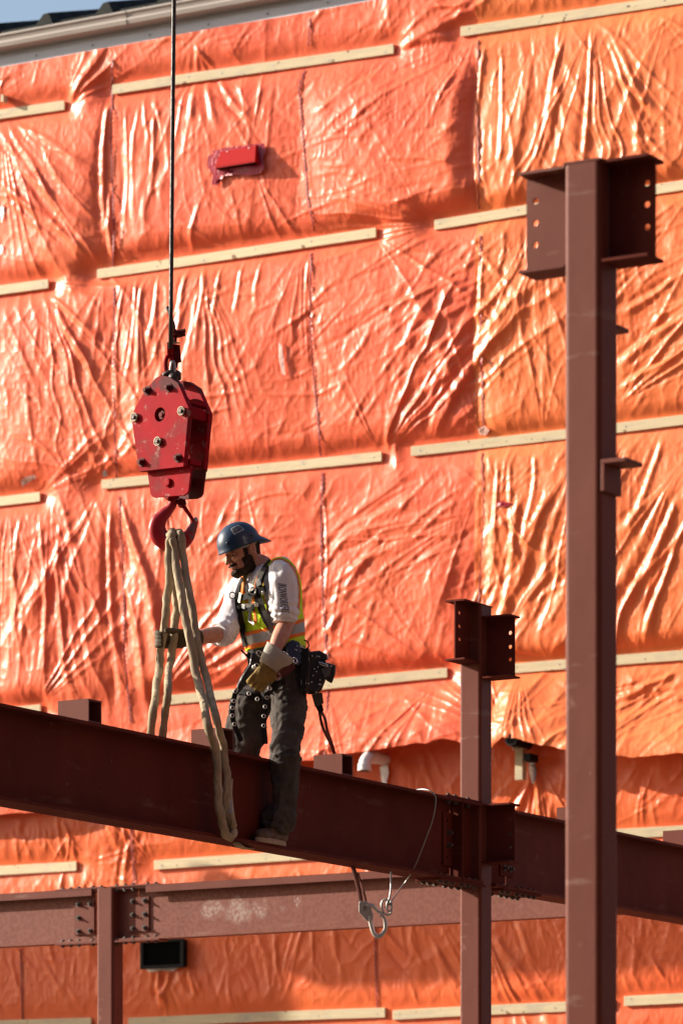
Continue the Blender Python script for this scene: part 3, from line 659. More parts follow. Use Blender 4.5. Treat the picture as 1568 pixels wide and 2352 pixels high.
def rsq(x, y, w_, r=.018, n=4):
    P = []
    for cx_, cy_, a0 in ((w_/2-r, w_/2-r, 0), (-w_/2+r, w_/2-r, 90), (-w_/2+r, -w_/2+r, 180), (w_/2-r, -w_/2+r, 270)):
        for i in range(n+1):
            a = math.radians(a0+90*i/n); P.append((x+cx_+r*math.cos(a), y+cy_+r*math.sin(a)))
    return P
def post(par, x, y, w_, z0, z1, m):
    return obj('post', MB().prism(rsq(x, y, w_), lambda a, b, t: L(a, b, t), z0, z1).vf, m, par, bevel=0)
def girder_y(par, x, y0, y1, z0, z1, bf, tf, tw, m, holes=(), names=('web', 'flange')):    # runs along y, web normal x
    w_ = obj(names[0], MB().plate(y0, y1, z0+tf, z1-tf, -tw/2, tw/2, lambda a, b, t: L(x-t, a, b), holes, HOLE).vf, m, par)
    obj(names[1], MB().box((x-bf/2, y0, z1-tf), (x+bf/2, y1, z1)).vf, m, par); obj(names[1], MB().box((x-bf/2, y0, z0), (x+bf/2, y1, z0+tf)).vf, m, par)
    return w_
def girder_x(par, y, x0, x1, z0, z1, bf, tf, tw, m, holes=(), names=('web', 'flange'), mw=None):
    w_ = obj(names[0], MB().plate(x0, x1, z0+tf, z1-tf, -tw/2, tw/2, lambda a, b, t: L(a, y+t, b), holes, HOLE).vf, mw or m, par)
    obj(names[1], MB().box((x0, y-bf/2, z1-tf), (x1, y+bf/2, z1)).vf, m, par); obj(names[1], MB().box((x0, y-bf/2, z0), (x1, y+bf/2, z0+tf)).vf, m, par)
    return w_
SN = ('stub_web', 'stub_flange')
# tall column in the foreground
TX, TY, CWD = -7.03, 13.40, .14
t = thing('steel_column', 'tall blurred red primer column with winged top in the right foreground', 'column', L(TX, TY, 0), -PHI, 'steel columns', 'thing')
_, ztc = on_y(1335, 372, TY-.07)
post(t, TX, TY, CWD, .02, ztc, M_steel)
obj('base_plate', MB().box((TX-.16, TY-.16, 0), (TX+.16, TY+.16, .02)).vf, M_steel, t)
lx0, _ = on_y(1210, 500, TY); lx1, _ = on_y(1505, 500, TY); zs1 = ztc+.0; zs0 = zs1-.352
hxl, _ = on_y(1231, 500, TY); hxr, _ = on_y(1486.5, 500, TY)
hz = [on_y(1231, y, TY)[1] for y in (462, 512, 562)]; hz2 = [on_y(1486, y, TY)[1] for y in (420, 469, 521)]
girder_x(t, TY, lx0, TX-.072, zs0, zs1, .128, .010, .009, M_steel, [(hxl, z) for z in hz], SN)
girder_x(t, TY, TX+.072, lx1, zs0, zs1, .128, .010, .009, M_steelShade, [(hxr, z) for z in hz2], SN)
obj('cap_plate', MB().box((TX-.0715, TY-.0715, ztc), (TX+.0715, TY+.0715, ztc+.008)).vf, M_steel, t)
obj('weld', tube([L(TX+.09, TY-.006, zs0+.014), L(lx1-.03, TY-.006, zs0+.014)], .006, 6), M_steel, t)
xr = TX+.07; _, zc = on_y(1400, 1052, TY-.07)
cl = MB().box((xr+.001, TY-.066, zc-.11), (xr+.016, TY+.064, zc-.0155)).box((xr+.001, TY-.066, zc-.015), (xr+.098, TY+.064, zc))
obj('angle_clip', cl.vf, M_steel, t, bevel=.002)
_, zc2 = on_x(1430, 748, TX+.07)
obj('angle_clip', MB().box((TX-.05, TY+.071, zc2-.10), (TX+.05, TY+.085, zc2-.0155)).box((TX-.05, TY+.071, zc2-.015), (TX+.066, TY+.16, zc2)).vf, M_steel, t, bevel=.002)

# middle column, with stubs at its head and at beam level
MX, MY = -12.21, 21.85
t = thing('steel_column', 'middle red primer column where the worker beam is bolted', 'column', L(MX, MY, 0), -PHI, 'steel columns', 'thing')
yn, zt1 = on_x(1044, 1377, MX); zb1 = on_x(1044, 1512, MX)[1]
M_colmid = steel('red_primer_chalky'); blotch(M_colmid, (.52, .46, .42), .50, .10, 5.5, box=((-.2, .05), None and 0 or (None, None), (3.2, 4.05)), stretch=(1.6, 1, 1), detail=7, amount=.7)
pt = on_x(1132, 1385, MX+.07)[1]
post(t, MX, MY, CWD, .02, zt1-.0105, M_colmid); obj('base_plate', MB().box((MX-.16, MY-.16, 0), (MX+.16, MY+.16, .02)).vf, M_steel, t)
hy_ = on_x(1054, 1440, MX)[0]; hz = [on_x(1053, y, MX)[1] for y in (1407, 1438, 1468)]
girder_y(t, MX, yn, MY-.072, zt1-.345, zt1, .125, .010, .008, M_steelShade, [(hy_, z) for z in hz], SN)
obj('cap_plate', MB().box((MX-.07, MY-.071, zt1-.010), (MX+.07, MY+.07, zt1-.002)).vf, M_steelShade, t)
rx, zr1 = on_y(1182, 1413, MY); hzr = [on_y(1171.7, y, MY)[1] for y in (1454, 1486, 1515)]; hxr = on_y(1171.7, 1480, MY)[0]; zr0 = on_y(1182, 1556, MY)[1]
girder_x(t, MY, MX+.072, rx, zr0, zr1, .125, .010, .008, M_steelShade, [(hxr, z) for z in hzr], SN)
obj('weld', tube([L(MX+.085, MY-.008, zr0+.013), L(rx-.09, MY-.008, zr0+.013)], .005, 6), M_steelShade, t)
_, zq1 = on_y(1182, 1846, MY); _, zq0 = on_y(1180, 1982, MY); hzr = [on_y(1171.7, y, MY)[1] for y in (1882, 1915, 1946)]
girder_x(t, MY, MX+.072, rx, zq0, zq1, .125, .010, .008, M_steelShade, [(hxr, z) for z in hzr], SN)
girder_x(t, MY, MX-.20, MX-.072, zq0-.10, zq0-.10+.09, .10, .008, .008, M_steelShade, (), ('seat_web', 'seat_flange'))

# beam the worker straddles
ZB1 = on_x(560, 1741, MX)[1]; ZB0 = ZB1-.462; BF, TF = .178, .0165
YS = on_x(1031, 1900, MX)[0]                                  # splice
bm = thing('steel_beam', 'dark red beam under the worker, slanting down to the middle column', 'beam', L(MX, 17, ZB0), -PHI, 'steel beams', 'thing')
shol = []
girder_y(bm, MX, 13.2, YS-.006, ZB0, ZB1, BF, TF, .010, M_steelShade)
girder_y(t, MX, YS+.006, MY-.072, ZB0, ZB1, BF, TF, .010, M_steelShade, (), ('beam_stub_web', 'beam_stub_flange'))
# splice plates and bolts
p0, zp1 = on_x(1018, 1866, MX+.015); p1 = 2*YS-p0+.03; zp0 = ZB0+.085; zp1 = ZB1-.075
hy1, hy2 = YS-.036, YS+.036
sp_ = obj('splice_plate', MB().plate(p0, p1, zp0, zp1, 0, .010, lambda a, b, tt: L(MX+.0055+tt, a, b), [(hy1-.012, zp0+.045), (hy1-.012, zp1-.045)], .0095).vf, M_steelShade, bm)
obj('splice_plate', MB().box((MX-.017, p0, zp0), (MX-.0055, p1, zp1)).vf, M_steelShade, bm)
dz = (zp1-zp0-.09)/3
for i in range(4):
    if i in (1, 2): bolt(B_x, MX+.0155, hy1, zp0+.045+i*dz, bm)
    if i in (0, 3): bolt(B_x, MX+.0155, hy2, zp0+.045+i*dz, bm)
    bolt(B_x, MX+.0155, hy2+.0 if i in (1,2) else hy1+.03, zp0+.045+i*dz-.004, bm) if i == 9 else None
obj('splice_plate', MB().box((MX-.075, YS-.16, ZB1+.0005), (MX+.075, YS+.26, ZB1+.013)).vf, M_steelShade, bm)
for y in (YS-.10, YS-.02, YS+.13):
    for s in (-.05, .05): bolt(B_z, MX+s, y, ZB1+.013, bm)
for s in (-.05, .05):
    for y in (YS-.10, YS-.02, YS+.13): bolt(B_mz, MX+s, y, ZB1-TF, bm)
obj('splice_plate', MB().box((MX-.085, YS-.24, ZB0-.014), (MX+.085, YS+.28, ZB0-.0005)).vf, M_steelShade, bm)
for y in (YS-.20, YS-.13, YS-.06, YS+.05, YS+.12, YS+.20):
    for s in (-.055, .055): bolt(B_mz, MX+s, y, ZB0-.014, bm); bolt(B_z, MX+s, y, ZB0+TF, bm)
# stiffener on the stub
obj('stiffener', MB().box((MX+.006, MY-.30, ZB0+TF+.001), (MX+BF/2-.01, MY-.29, ZB1-TF-.001)).vf, M_steelShade, t)
# beam beyond the column
YR = 25.5
bm2 = thing('steel_beam', 'red beam running on behind the tall column, right of the middle column', 'beam', L(MX, 23.5, ZB0), -PHI, 'steel beams', 'thing')
Y2 = MY+.072; YG = on_x(1159, 2000, MX)[0]
M_beam2 = steel('red_primer_scuffed', (.17, .042, .028), (.12, .027, .018), .7, .1); blotch(M_beam2, (.42, .32, .28), .63, .06, 9, box=((None, None), (-1, 3), (.05, .3)), stretch=(1, 1.6, 1))
girder_y(t, MX, Y2, YG-.004, ZB0, ZB1, BF, TF, .010, M_steelShade, (), ('beam_stub_web', 'beam_stub_flange'))
girder_y(bm2, MX, YG+.004, YR, ZB0, ZB1, BF, TF, .010, M_beam2)
obj('splice_plate', MB().box((MX+.0055, YG-.08, zp0), (MX+.0155, YG+.08, zp1)).vf, M_steelShade, bm2)
for i in range(4):
    for y in (YG-.035, YG+.035): bolt(B_x, MX+.0155, y, zp0+.045+i*dz, bm2)
obj('splice_plate', MB().box((MX-.085, YG-.17, ZB0-.014), (MX+.085, YG+.29, ZB0-.0005)).vf, M_steelShade, bm2)
for y in (YG-.13, YG-.06, YG+.05, YG+.12, YG+.19, YG+.25):
    for s in (-.055, .055): bolt(B_mz, MX+s, y, ZB0-.014, bm2); bolt(B_z, MX+s, y, ZB0+TF, bm2)
# tube stubs standing on the beam
def open_tube(x0, x1, y0, y1, z0, z1, tk=.008):
    m = MB(); m.box((x0, y0, z0), (x1, y1, z0+tk)); m.box((x0, y0, z1-tk), (x1, y1, z1)); m.box((x0, y0, z0+tk), (x1, y0+tk, z1-tk)); m.box((x0, y1-tk, z0+tk), (x1, y1, z1-tk))
    m.box((x0, y0+tk, z0+tk), (x0+tk, y1-tk, z1-tk)); return m.vf
def stub(pxl, pxr, par, hgt=.115):
    ya, _ = on_x(pxr, 1700, MX+.08); xl = MX-.10
    # left end found from the near face plane
    xl, _ = on_y(pxl, 1700, ya); xr_, _ = on_y(pxr, 1700, ya)
    return obj('tube_stub', open_tube(xl, xr_, ya, ya+.115, ZB1+.0005, ZB1+hgt), M_steel, par)
stub(133, 203, bm); stub(439, 509, bm); stub(720, 785, bm); 
stub(1278, 1342, bm2); stub(1522, 1590, bm2)

# beam row behind, parallel to the wall
LX, LY = -17.31, 25.66
t2 = thing('steel_column', 'short red column at lower left carrying the rear beam', 'column', L(LX, LY, 0), -PHI, 'steel columns', 'thing')
ZR1 = on_y(255, 2040, LY-.05)[1]; ZR0 = on_y(222, 2164, LY-.05)[1]
post(t2, LX, LY, CWD, .02, ZR1-.001, M_steel); obj('base_plate', MB().box((LX-.16, LY-.16, 0), (LX+.16, LY+.16, .02)).vf, M_steel, t2)
M_rear = steel('red_primer_rear', (.205, .070, .051), (.17, .054, .038)); 
blotch(M_rear, (.50, .42, .37), .32, .16, 6.5, box=((on_y(395,2100,LY)[0]-LX-.07, on_y(680,2100,LY)[0]-LX-.07), (None, None), (.05, .29)), stretch=(1.3, 1, .8), detail=10, amount=.55)
blotch(M_rear, (.50, .42, .38), .45, .08, 11, box=((on_y(665,2100,LY)[0]-LX-.07, on_y(705,2100,LY)[0]-LX-.07), (None, None), (.10, .32)), stretch=(2, 1, .8), detail=7, amount=.6)
blotch(M_rear, (.235, .085, .062), .47, .06, 34, detail=8, amount=.8)
r1 = thing('steel_beam', 'rear red beam with chalky patches, between left column and right edge', 'beam', L(LX+.07, LY, ZR0), -PHI, 'steel beams', 'thing')
r0 = thing('steel_beam', 'rear red beam end left of the short column', 'beam', L(LX-.07, LY, ZR0), -PHI, 'steel beams', 'thing')
XL = on_y(208, 2100, LY)[0]; XR = on_y(318, 2100, LY)[0]; RB = .105
girder_x(t2, LY, XL+.055, LX-.072, ZR0, ZR1, RB, .014, .009, M_steel, (), ('beam_stub_web', 'beam_stub_flange'))
girder_x(t2, LY, LX+.072, XR-.004, ZR0, ZR1, RB, .014, .009, M_steel, (), ('beam_stub_web', 'beam_stub_flange'))
girder_x(r0, LY, -27.0, XL+.047, ZR0, ZR1, RB, .014, .009, M_rear)
girder_x(r1, LY, XR+.004, -11.2, ZR0, ZR1, RB, .014, .009, M_rear)
obj('edge_angle', MB().box((-27.0, LY-RB/2-.008, ZR1-.048), (XL+.047, LY-RB/2-.0005, ZR1+.004)).vf, M_steel, r0)
obj('edge_angle', MB().box((XR+.10, LY-RB/2-.008, ZR1-.048), (-11.2, LY-RB/2-.0005, ZR1+.004)).vf, M_steel, r1)
def splice_x(par, xc, n_miss=()):
    obj('splice_plate', MB().box((xc-.085, LY-.0155, ZR0+.06), (xc+.085, LY-.005, ZR1-.075)).vf, M_steel, par)
    for i in range(3):
        for j, x in enumerate((xc-.05, xc+.05)):
            if (i, j) in n_miss: continue
            bolt(B_my, x, LY-.0155, ZR0+.085+i*(ZR1-ZR0-.185)/2, par)
    for zz, zp in ((ZR1+.0005, ZR1+.011), (ZR0-.0115, ZR0-.0005)): obj('splice_plate', MB().box((xc-.22, LY-.062, zz), (xc+.20, LY+.062, zp)).vf, M_steel, par)
    for x in (xc-.17, xc-.10, xc-.03, xc+.09, xc+.16):
        bolt(B_mz, x, LY-.035, ZR0-.0115, par); bolt(B_z, x, LY-.035, ZR0+.014, par); bolt(B_z, x, LY-.035, ZR1+.011, par)
        if x < xc: bolt(B_mz, x, LY-.035, ZR1-.014, par)
splice_x(r0, on_y(196, 2100, LY)[0], {(1, 1)}); splice_x(r1, on_y(321, 2100, LY)[0])

# beams and columns added out of view on the left to shade the lower wall
OY = WY-2.3; 
for i, (xa, xb, zb, zh) in enumerate(((-27.5, -22.3, 7.86, .66), (-35.0, -27.56, 6.9, 1.58))):
    tt = thing('steel_beam', ['deep red beam standing close to the wall beyond the left edge', 'lower deep red beam farther beyond the left edge'][i], 'beam', L((xa+xb)/2, OY, zb), -PHI, 'steel beams', 'thing')
    girder_x(tt, OY, xa, xb, zb, zb+zh, .2, .016, .012, M_steel)
for i, x in enumerate((-27.53, -22.15, -35.1)):
    tt = thing('steel_column', ['red column carrying both deep beams beyond the left edge', 'red column at the near end of the deep beam', 'red column at the far end of the lower deep beam'][i], 'column', L(x, OY+.2, 0), -PHI, 'steel columns', 'thing')
    post(tt, x, OY+.2, .18, .02, 8.47, M_steel); obj('base_plate', MB().box((x-.18, OY+.02, 0), (x+.18, OY+.38, .02)).vf, M_steel, tt)
# ------------------------------------------------------------------ crane line, hook block, hook
DB = 22.75                                     # distance of the block
cab = obj('crane_cable', tube([at(391.5, 800, DB), at(392.5, 700, DB), at(395.5, 350, DB), at(399.5, -10, DB), at(430, -3500, DB)], .0115, 12), M_rope, None, smooth=True)
cab['label'] = 'thin black wire rope hanging from above down to the hook block'; cab['category'] = 'cable'
TB = math.radians(40); tv = Vector((math.cos(TB), -math.sin(TB), 0)); nv = Vector((-math.sin(TB), -math.cos(TB), 0))   # along the plate, plate normal
PB = at(370, 1010, DB)
hb = thing('hook_block', 'worn red crane hook block with bolted cheek plates', 'hook block', PB, 0)
def bz(x, y, t=0.0):      # enlarged-detail position -> point in the plane of the front plate, t = depth behind it
    X = x*.26399+263.4; Y = y*.26399+677.2
    s = (X-370)/FPX*DB/math.cos(TB); D = DB-s*math.sin(TB)
    k = (370-CX)/FPX; s = (X-370)/FPX*DB/(math.cos(TB)+(X-CX)/FPX*math.sin(TB)); D = DB-s*math.sin(TB)
    return PB+tv*s+Vector((0, 0, CAMZ+(HY-Y)/FPX*D-PB.z))-nv*t
def bplate(name, pts, t0, t1, m, bev=.003, label=None, dx=0, dy=0):
    P = [(bz(x, y)) for x, y in pts]
    mb = MB(); n = len(P); off = tv*dx+Vector((0, 0, dy)); v = [p+off-nv*t0 for p in P]+[p+off-nv*t1 for p in P]
    mb.add(v, [tuple(range(n-1, -1, -1)), tuple(range(n, 2*n))]+[(i, (i+1) % n, n+(i+1) % n, n+i) for i in range(n)])
    return obj(name, mb.vf, m, hb, bevel=bev, label=label)
def bplate_hole(name, pts, hc, r, t0, t1, m, dx=0.0):
    P = [bz(x, y) for x, y in pts]; c = bz(*hc); n = len(P); N = 32; mb = MB(); up = Vector((0, 0, 1))
    out = []; 
    for i in range(N):
        a = 2*math.pi*i/N; d = tv*math.cos(a)+up*math.sin(a); best = None
        for j in range(n):
            A = P[j]-c; B = P[(j+1) % n]-c; ax_, az_ = A.dot(tv), A.z; bx_, bz_ = B.dot(tv), B.z
            ex_, ez_ = bx_-ax_, bz_-az_; den = math.cos(a)*ez_-math.sin(a)*ex_
            if abs(den) < 1e-9: continue
            q = (ax_*ez_-az_*ex_)/den; u = (ax_*math.sin(a)-az_*math.cos(a))/den
            if q > 0 and -1e-6 <= u <= 1+1e-6 and (best is None or q < best): best = q
        out.append((a, best))
    for j in range(n):
        A = P[j]-c; out.append((math.atan2(A.z, A.dot(tv)) % (2*math.pi), math.hypot(A.dot(tv), A.z)))
    out.sort(); K = len(out); v = []
    for t in (t0, t1):
        for a, q in out: d = tv*math.cos(a)+up*math.sin(a); v += [c+d*r-nv*t+tv*dx, c+d*q-nv*t+tv*dx]
    f = []
    for i in range(K):
        j = (i+1) % K; f += [(2*i, 2*i+1, 2*j+1, 2*j), (2*K+2*j, 2*K+2*j+1, 2*K+2*i+1, 2*K+2*i), (2*i+1, 2*K+2*i+1, 2*K+2*j+1, 2*j+1), (2*i, 2*j, 2*K+2*j, 2*K+2*i)]
    mb.add(v, f); return obj(name, mb.vf, m, hb)
FP = [(143,1055),(180,980),(262,832),(355,722),(400,700),(470,712),(548,765),(642,985),(596,1492),(212,1536)]
bplate_hole('cheek_plate', FP, (392,1040), .0375, 0, .034, M_red)
bplate('side_plate', [(238,1500),(268,1722),(282,1745),(305,1756),(556,1738),(585,1722),(602,1695),(628,1480)], .036, .050, M_red)
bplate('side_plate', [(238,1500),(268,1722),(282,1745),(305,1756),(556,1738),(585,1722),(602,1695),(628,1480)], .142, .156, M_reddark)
bplate('cheek_plate', FP, .158, .190, M_red)
# sheave and spacers between the plates
cS = bz(392, 1040)
obj('sheave', join(cyl(cS-nv*.078, -nv, .135, .012, 40, .118), cyl(cS-nv*.114, nv, .135, .012, 40, .118), cyl(cS-nv*.07, -nv, .112, .05, 40)), M_grease, hb, smooth=False)
obj('hub', join(cyl(cS-nv*.012, -nv, .022, .15, 20), cyl(cS-nv*.010, nv, .012, .006, 12)), M_reddark, hb)
def bar(x, y, w_, h, t0=.05, t1=.142, m=M_red):
    c = bz(x, y); mb = MB(); v = []
    for t in (t0, t1):
        for a, b in ((-w_, -h), (w_, -h), (w_, h), (-w_, h)): v.append(c+tv*a+Vector((0, 0, b))-nv*t)
    mb.add(v, [(3,2,1,0),(4,5,6,7),(0,1,5,4),(1,2,6,5),(2,3,7,6),(3,0,4,7)]); return obj('spacer', mb.vf, m, hb, bevel=.003)
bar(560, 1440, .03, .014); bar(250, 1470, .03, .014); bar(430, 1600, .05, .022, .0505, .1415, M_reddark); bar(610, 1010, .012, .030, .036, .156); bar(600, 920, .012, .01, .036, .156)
up = Vector((0, 0, 1))
def bbolt(x, y, r, h, m, ring=None):
    h *= .68; r *= 1.1
    c = bz(x, y); v = [tube([c, c+nv*h*.55], r, 6), tube([c+nv*h*.55, c+nv*h], r*.62, 10)]
    b = obj('bolt', join(*v), m, hb, bevel=.0012)
    obj('washer', tube([c+nv*.0003, c+nv*.005], r*1.32, 20), ring or m, b)
for x, y in ((285, 832), (470, 806), (235, 1456), (552, 1418)): bbolt(x, y, .0165, .042, M_reddark)
for x, y in ((180, 1066), (590, 1012), (384, 1277)): bbolt(x, y, .0150, .034, M_bolt)
M_ring = mat('brass_ring', (.34, .29, .21), .5, .4)
for x, y in ((180, 1066), (590, 1012), (384, 1277)):
    c = bz(x, y); obj('ring', torus(c+nv*.012, nv, .0215, .0036), M_ring, hb, smooth=True)
c = bz(425, 1625, .036); obj('pin', join(cyl(c, nv, .0235, .010, 20), cyl(c+nv*.01, nv, .019, .004, 20)), M_red, hb, bevel=.0015)
# wedge socket and link over the block
def zz(x, y, D): return at(x*.26399+263.4, y*.26399+677.2, D)
M_sock = M_red
D1 = DB+.05
def flat(pts, D, th, m, par, name, bev=.003, label=None):
    v = [zz(x, y, D-th/2) for x, y in pts]+[zz(x, y, D+th/2) for x, y in pts]; n = len(pts)
    return obj(name, (v, [tuple(range(n)), tuple(range(2*n-1, n-1, -1))]+[(i, n+i, n+(i+1) % n, (i+1) % n) for i in range(n)]), m, par, bevel=bev, label=label)
ws = thing('wedge_socket', 'red wedge socket with rope tail and clip joining cable to block', 'rope socket', zz(490, 560, D1), 0)
flat([(455,425),(512,425),(512,512),(455,512)], D1, .055, M_red, ws, 'socket_body')
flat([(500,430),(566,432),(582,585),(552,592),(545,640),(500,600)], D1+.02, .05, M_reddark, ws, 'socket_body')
flat([(448,424),(568,424),(568,412),(505,406),(448,412)], D1, .06, M_ring, ws, 'socket_lip', .002)
# eye of the socket
ring = [zz(474+32*math.cos(a)*1.0, 605+(78 if math.sin(a) < 0 else 95)*math.sin(a), D1) for a in [i*2*math.pi/20 for i in range(21)]]
obj('eye', tube(ring, [(.010, .012)]*21, 8, caps=False), M_red, ws, smooth=True)
obj('link', tube([zz(505+17*math.cos(a), 650+72*math.sin(a), D1-.01+.0*a) for a in [i*2*math.pi/20 for i in range(21)]], .009, 8, caps=False), M_boltc, ws, smooth=True)
obj('tail', tube(spline([zz(500,415,D1), zz(508,330,D1+.01), zz(505,260,D1+.01), zz(488,200,D1), zz(470,150,D1-.01), zz(462,108,D1)], 5), lerpl([.011,.013,.014,.008,.006,.014], 5), 8), M_grease, ws, smooth=True)
cl_ = obj('rope_clip', join(torus(zz(520, 330, D1), (0,0,1), .022, .008, 16, 6), torus(zz(528, 352, D1), (0,0,1), .024, .008, 16, 6), cyl(zz(535, 325, D1), (1, -.2, .15), .011, .05, 8), cyl(zz(540, 350, D1), (1, -.2, .1), .012, .045, 8), ellipsoid(zz(575, 338, D1), (.014,.014,.018))), M_reddark, ws, smooth=False)
obj('rope_end', tube([zz(520, 415, D1), zz(522, 370, D1), zz(516, 300, D1)], .012, 8), M_reddark, ws)
obj('shackle', join(tube([zz(420,700,D1-.03), zz(470,680,D1-.02), zz(520,672,D1), zz(552,690,D1+.02), zz(556,740,D1+.03)], [.012,.016,.018,.018,.014], 10), cyl(zz(505, 712, D1-.05), (.1, 1, 0), .022, .12, 14), ellipsoid(zz(540, 692, D1+.01), (.024,.03,.022))), M_grease, ws, smooth=True)
# hook
hk = thing('crane_hook', 'red crane hook with worn blue-grey tip and latch, holding slings', 'hook', zz(500, 1760, DB+.07), 0)
DH = DB+.06
Hc = [(506,1745,30,30),(508,1800,33,33),(482,1856,36,34),(428,1912,48,36),(380,1975,62,38),(370,2045,70,40),(398,2110,72,40),(455,2155,70,40),(520,2172,66,38),(582,2158,60,36),(632,2112,52,34),(662,2058,42,30),(682,2012,34,26),(702,1972,24,20),(708,1948,8,8)]
pts = [zz(x, y, DH) for x, y, _, _ in Hc]; rad = [(b*.26399/FPX*DB, a*1.12*.26399/FPX*DB) for x, y, a, b in Hc]
M_hook = mat('hook_red', (.44, .006, .014), .42, var=(.30, .007, .014), vscale=9, bump=[(30, .001, 3, one)])
hz_ = zz(640, 2080, DH)
blotch(M_hook, (.13, .11, .11), .40, .12, 14, box=((.06, .17), (None, None), (-.26, -.10)), detail=6)
blotch(M_hook, (.16, .075, .06), .46, .12, 16, box=((-.09, .06), (None, None), (-.29, -.17)), detail=6, amount=.9)
blotch(M_hook, (.55, .42, .40), .70, .03, 40)
# tube(): first radius acts along the frame normal (kept across the hook's plane)
obj('hook', tube(spline(pts, 6), lerpl(rad, 6), 18, up=(0, 1, 0)), M_hook, hk, smooth=True)
obj('shank_collar', join(cyl(zz(512, 1740, DH), (0, 0, -1), .030, .018, 20), ellipsoid(zz(475, 1765, DH-.02), (.016, .02, .018))), M_red, hk)
obj('latch', tube([zz(560,1800,DH), zz(600,1840,DH-.005), zz(640,1900,DH-.005), zz(676,1955,DH), zz(690,1985,DH)], [(.022,.017),(.022,.012),(.020,.010),(.018,.009),(.012,.008)], 10, up=(0,1,0)), M_red, hk, smooth=True)
obj('latch_pivot', join(cyl(zz(575, 1800, DH-.04), (0, 1, 0), .019, .08, 16), cyl(zz(600, 1800, DH-.03), (0, 1, 0), .013, .06, 12)), M_reddark, hk)
obj('latch_tip', join(torus(zz(672, 1985, DH), (0,1,0), .010, .0035, 14, 6), ellipsoid(zz(705, 1960, DH), (.013,.016,.016))), M_boltc, hk, smooth=True)

# ------------------------------------------------------------------ slings
def D_at(px, lx): return lx/((px-CX)/FPX*cp-sp)
def rope(pts, rad, k, n=14, m=14):
    P = spline(pts, m); out = []; R_ = []
    for i, p in enumerate(P):
        s = i/m
        q = n1(np.array([s*2.6]), k)[0]-.5; q2 = n1(np.array([s*3.1]), k+7)[0]-.5; q3 = n1(np.array([s*6.0]), k+3)[0]-.5
        e = min(1, i/8, (len(P)-1-i)/8)
        out.append(p+Vector((q*.014, q2*.012, 0))*e); R_.append(rad*(1+.22*q3+.12*q2))
    return tube(out, [(r*.86, r*1.04) for r in R_], n)
DN = D_at(525, MX+.125); DF = D_at(350, MX-.16)
hs = thing('lifting_sling', 'slack grey-tan canvas round sling draped from hook to behind the beam', 'sling', zz(500, 2130, DH), 0, 'canvas slings on the crane hook')
r_ = .0205
# strands behind the beam (left pair)
obj('strand', rope([zz(475,2085,DH+.01), zz(478,2110,DH-.045), zz(472,2250,DH-.04), at(386,1350,DB), at(381,1405,DB-.02), at(372,1470,DB-.03), at(363,1540,DB-.03), at(354,1620,DF), at(346,1700,DF+.04), at(345,1760,DF+.05), at(350,1850,DF+.05)], r_, 1), M_sling, hs, smooth=True)
obj('strand', rope([zz(500,2090,DH+.02), zz(490,2080,DH+.06), at(394,1262,DB+.09), at(400,1330,DB+.08), at(404,1400,DB+.05), at(400,1460,DB), at(392,1520,DB), at(386,1580,DF), at(379,1640,DF), at(370,1705,DF+.04), at(358,1790,DF+.05), at(352,1850,DF+.05)], r_, 2), M_sling, hs, smooth=True)
hs2 = thing('lifting_sling', 'grey-tan canvas round sling looped down in front of the beam web', 'sling', zz(560, 2130, DH), 0, 'canvas slings on the crane hook')
obj('strand', rope([zz(500,2075,DH+.03), zz(500,2062,DH-.03), at(396,1240,DH-.055), at(403,1280,DH-.05), at(417,1380,DB-.08), at(436,1470,DB-.12), at(455,1560,DB-.14), at(476,1660,D_at(476,MX+.128)), at(495,1730,D_at(495,MX+.128)), at(500,1800,D_at(500,MX+.128)), at(506,1870,D_at(506,MX+.128)), at(516,1912,D_at(516,MX+.128)), at(527,1922,D_at(527,MX+.128)), at(536,1908,D_at(536,MX+.128))], r_*1.05, 3), M_sling, hs2, smooth=True)
obj('strand', rope([zz(560,2080,DH+.03), zz(560,2062,DH-.03), at(416,1238,DH-.055), at(424,1290,DH-.04), at(441,1390,DB-.05), at(452,1470,DB-.09), at(473,1560,DB-.12), at(496,1650,D_at(496,MX+.128)), at(512,1710,D_at(512,MX+.128)), at(519,1770,D_at(519,MX+.128)), at(520,1840,D_at(520,MX+.128)), at(531,1890,D_at(531,MX+.128)), at(537,1912,D_at(537,MX+.128)), at(527,1927,D_at(527,MX+.128))], r_*.98, 4), M_sling, hs2, smooth=True)
M_tag = mat('sling_tag', (.22, .22, .24), .45, var=(.45, .48, .55), vscale=18)
cf = obj('cuff', tube(spline([at(524,1790,D_at(524,MX+.128)-.004), at(523,1830,D_at(523,MX+.128)-.008), at(529,1880,D_at(529,MX+.128)-.004), at(534,1900,D_at(534,MX+.128)-.004)], 5), lerpl([(.024,.025)]*4, 5), 14), M_sling, hs2, smooth=True)
obj('tag', tube([at(527,1838,D_at(527,MX+.128)-.038), at(530,1870,D_at(530,MX+.128)-.038)], [(.003, .014)]*2, 8, up=(0,1,0)), M_tag, cf)
obj('strand', tube([at(592,1948,D_at(592,MX-.10)), at(575,1949.5,D_at(575,MX-.05)), at(560,1949,D_at(560,MX)), at(549,1944,D_at(549,MX+.05)), at(543,1938,D_at(543,MX+.1))], [(.007,.02)]*5, 12, up=(0,0,1)), M_sling, hs2, smooth=True)

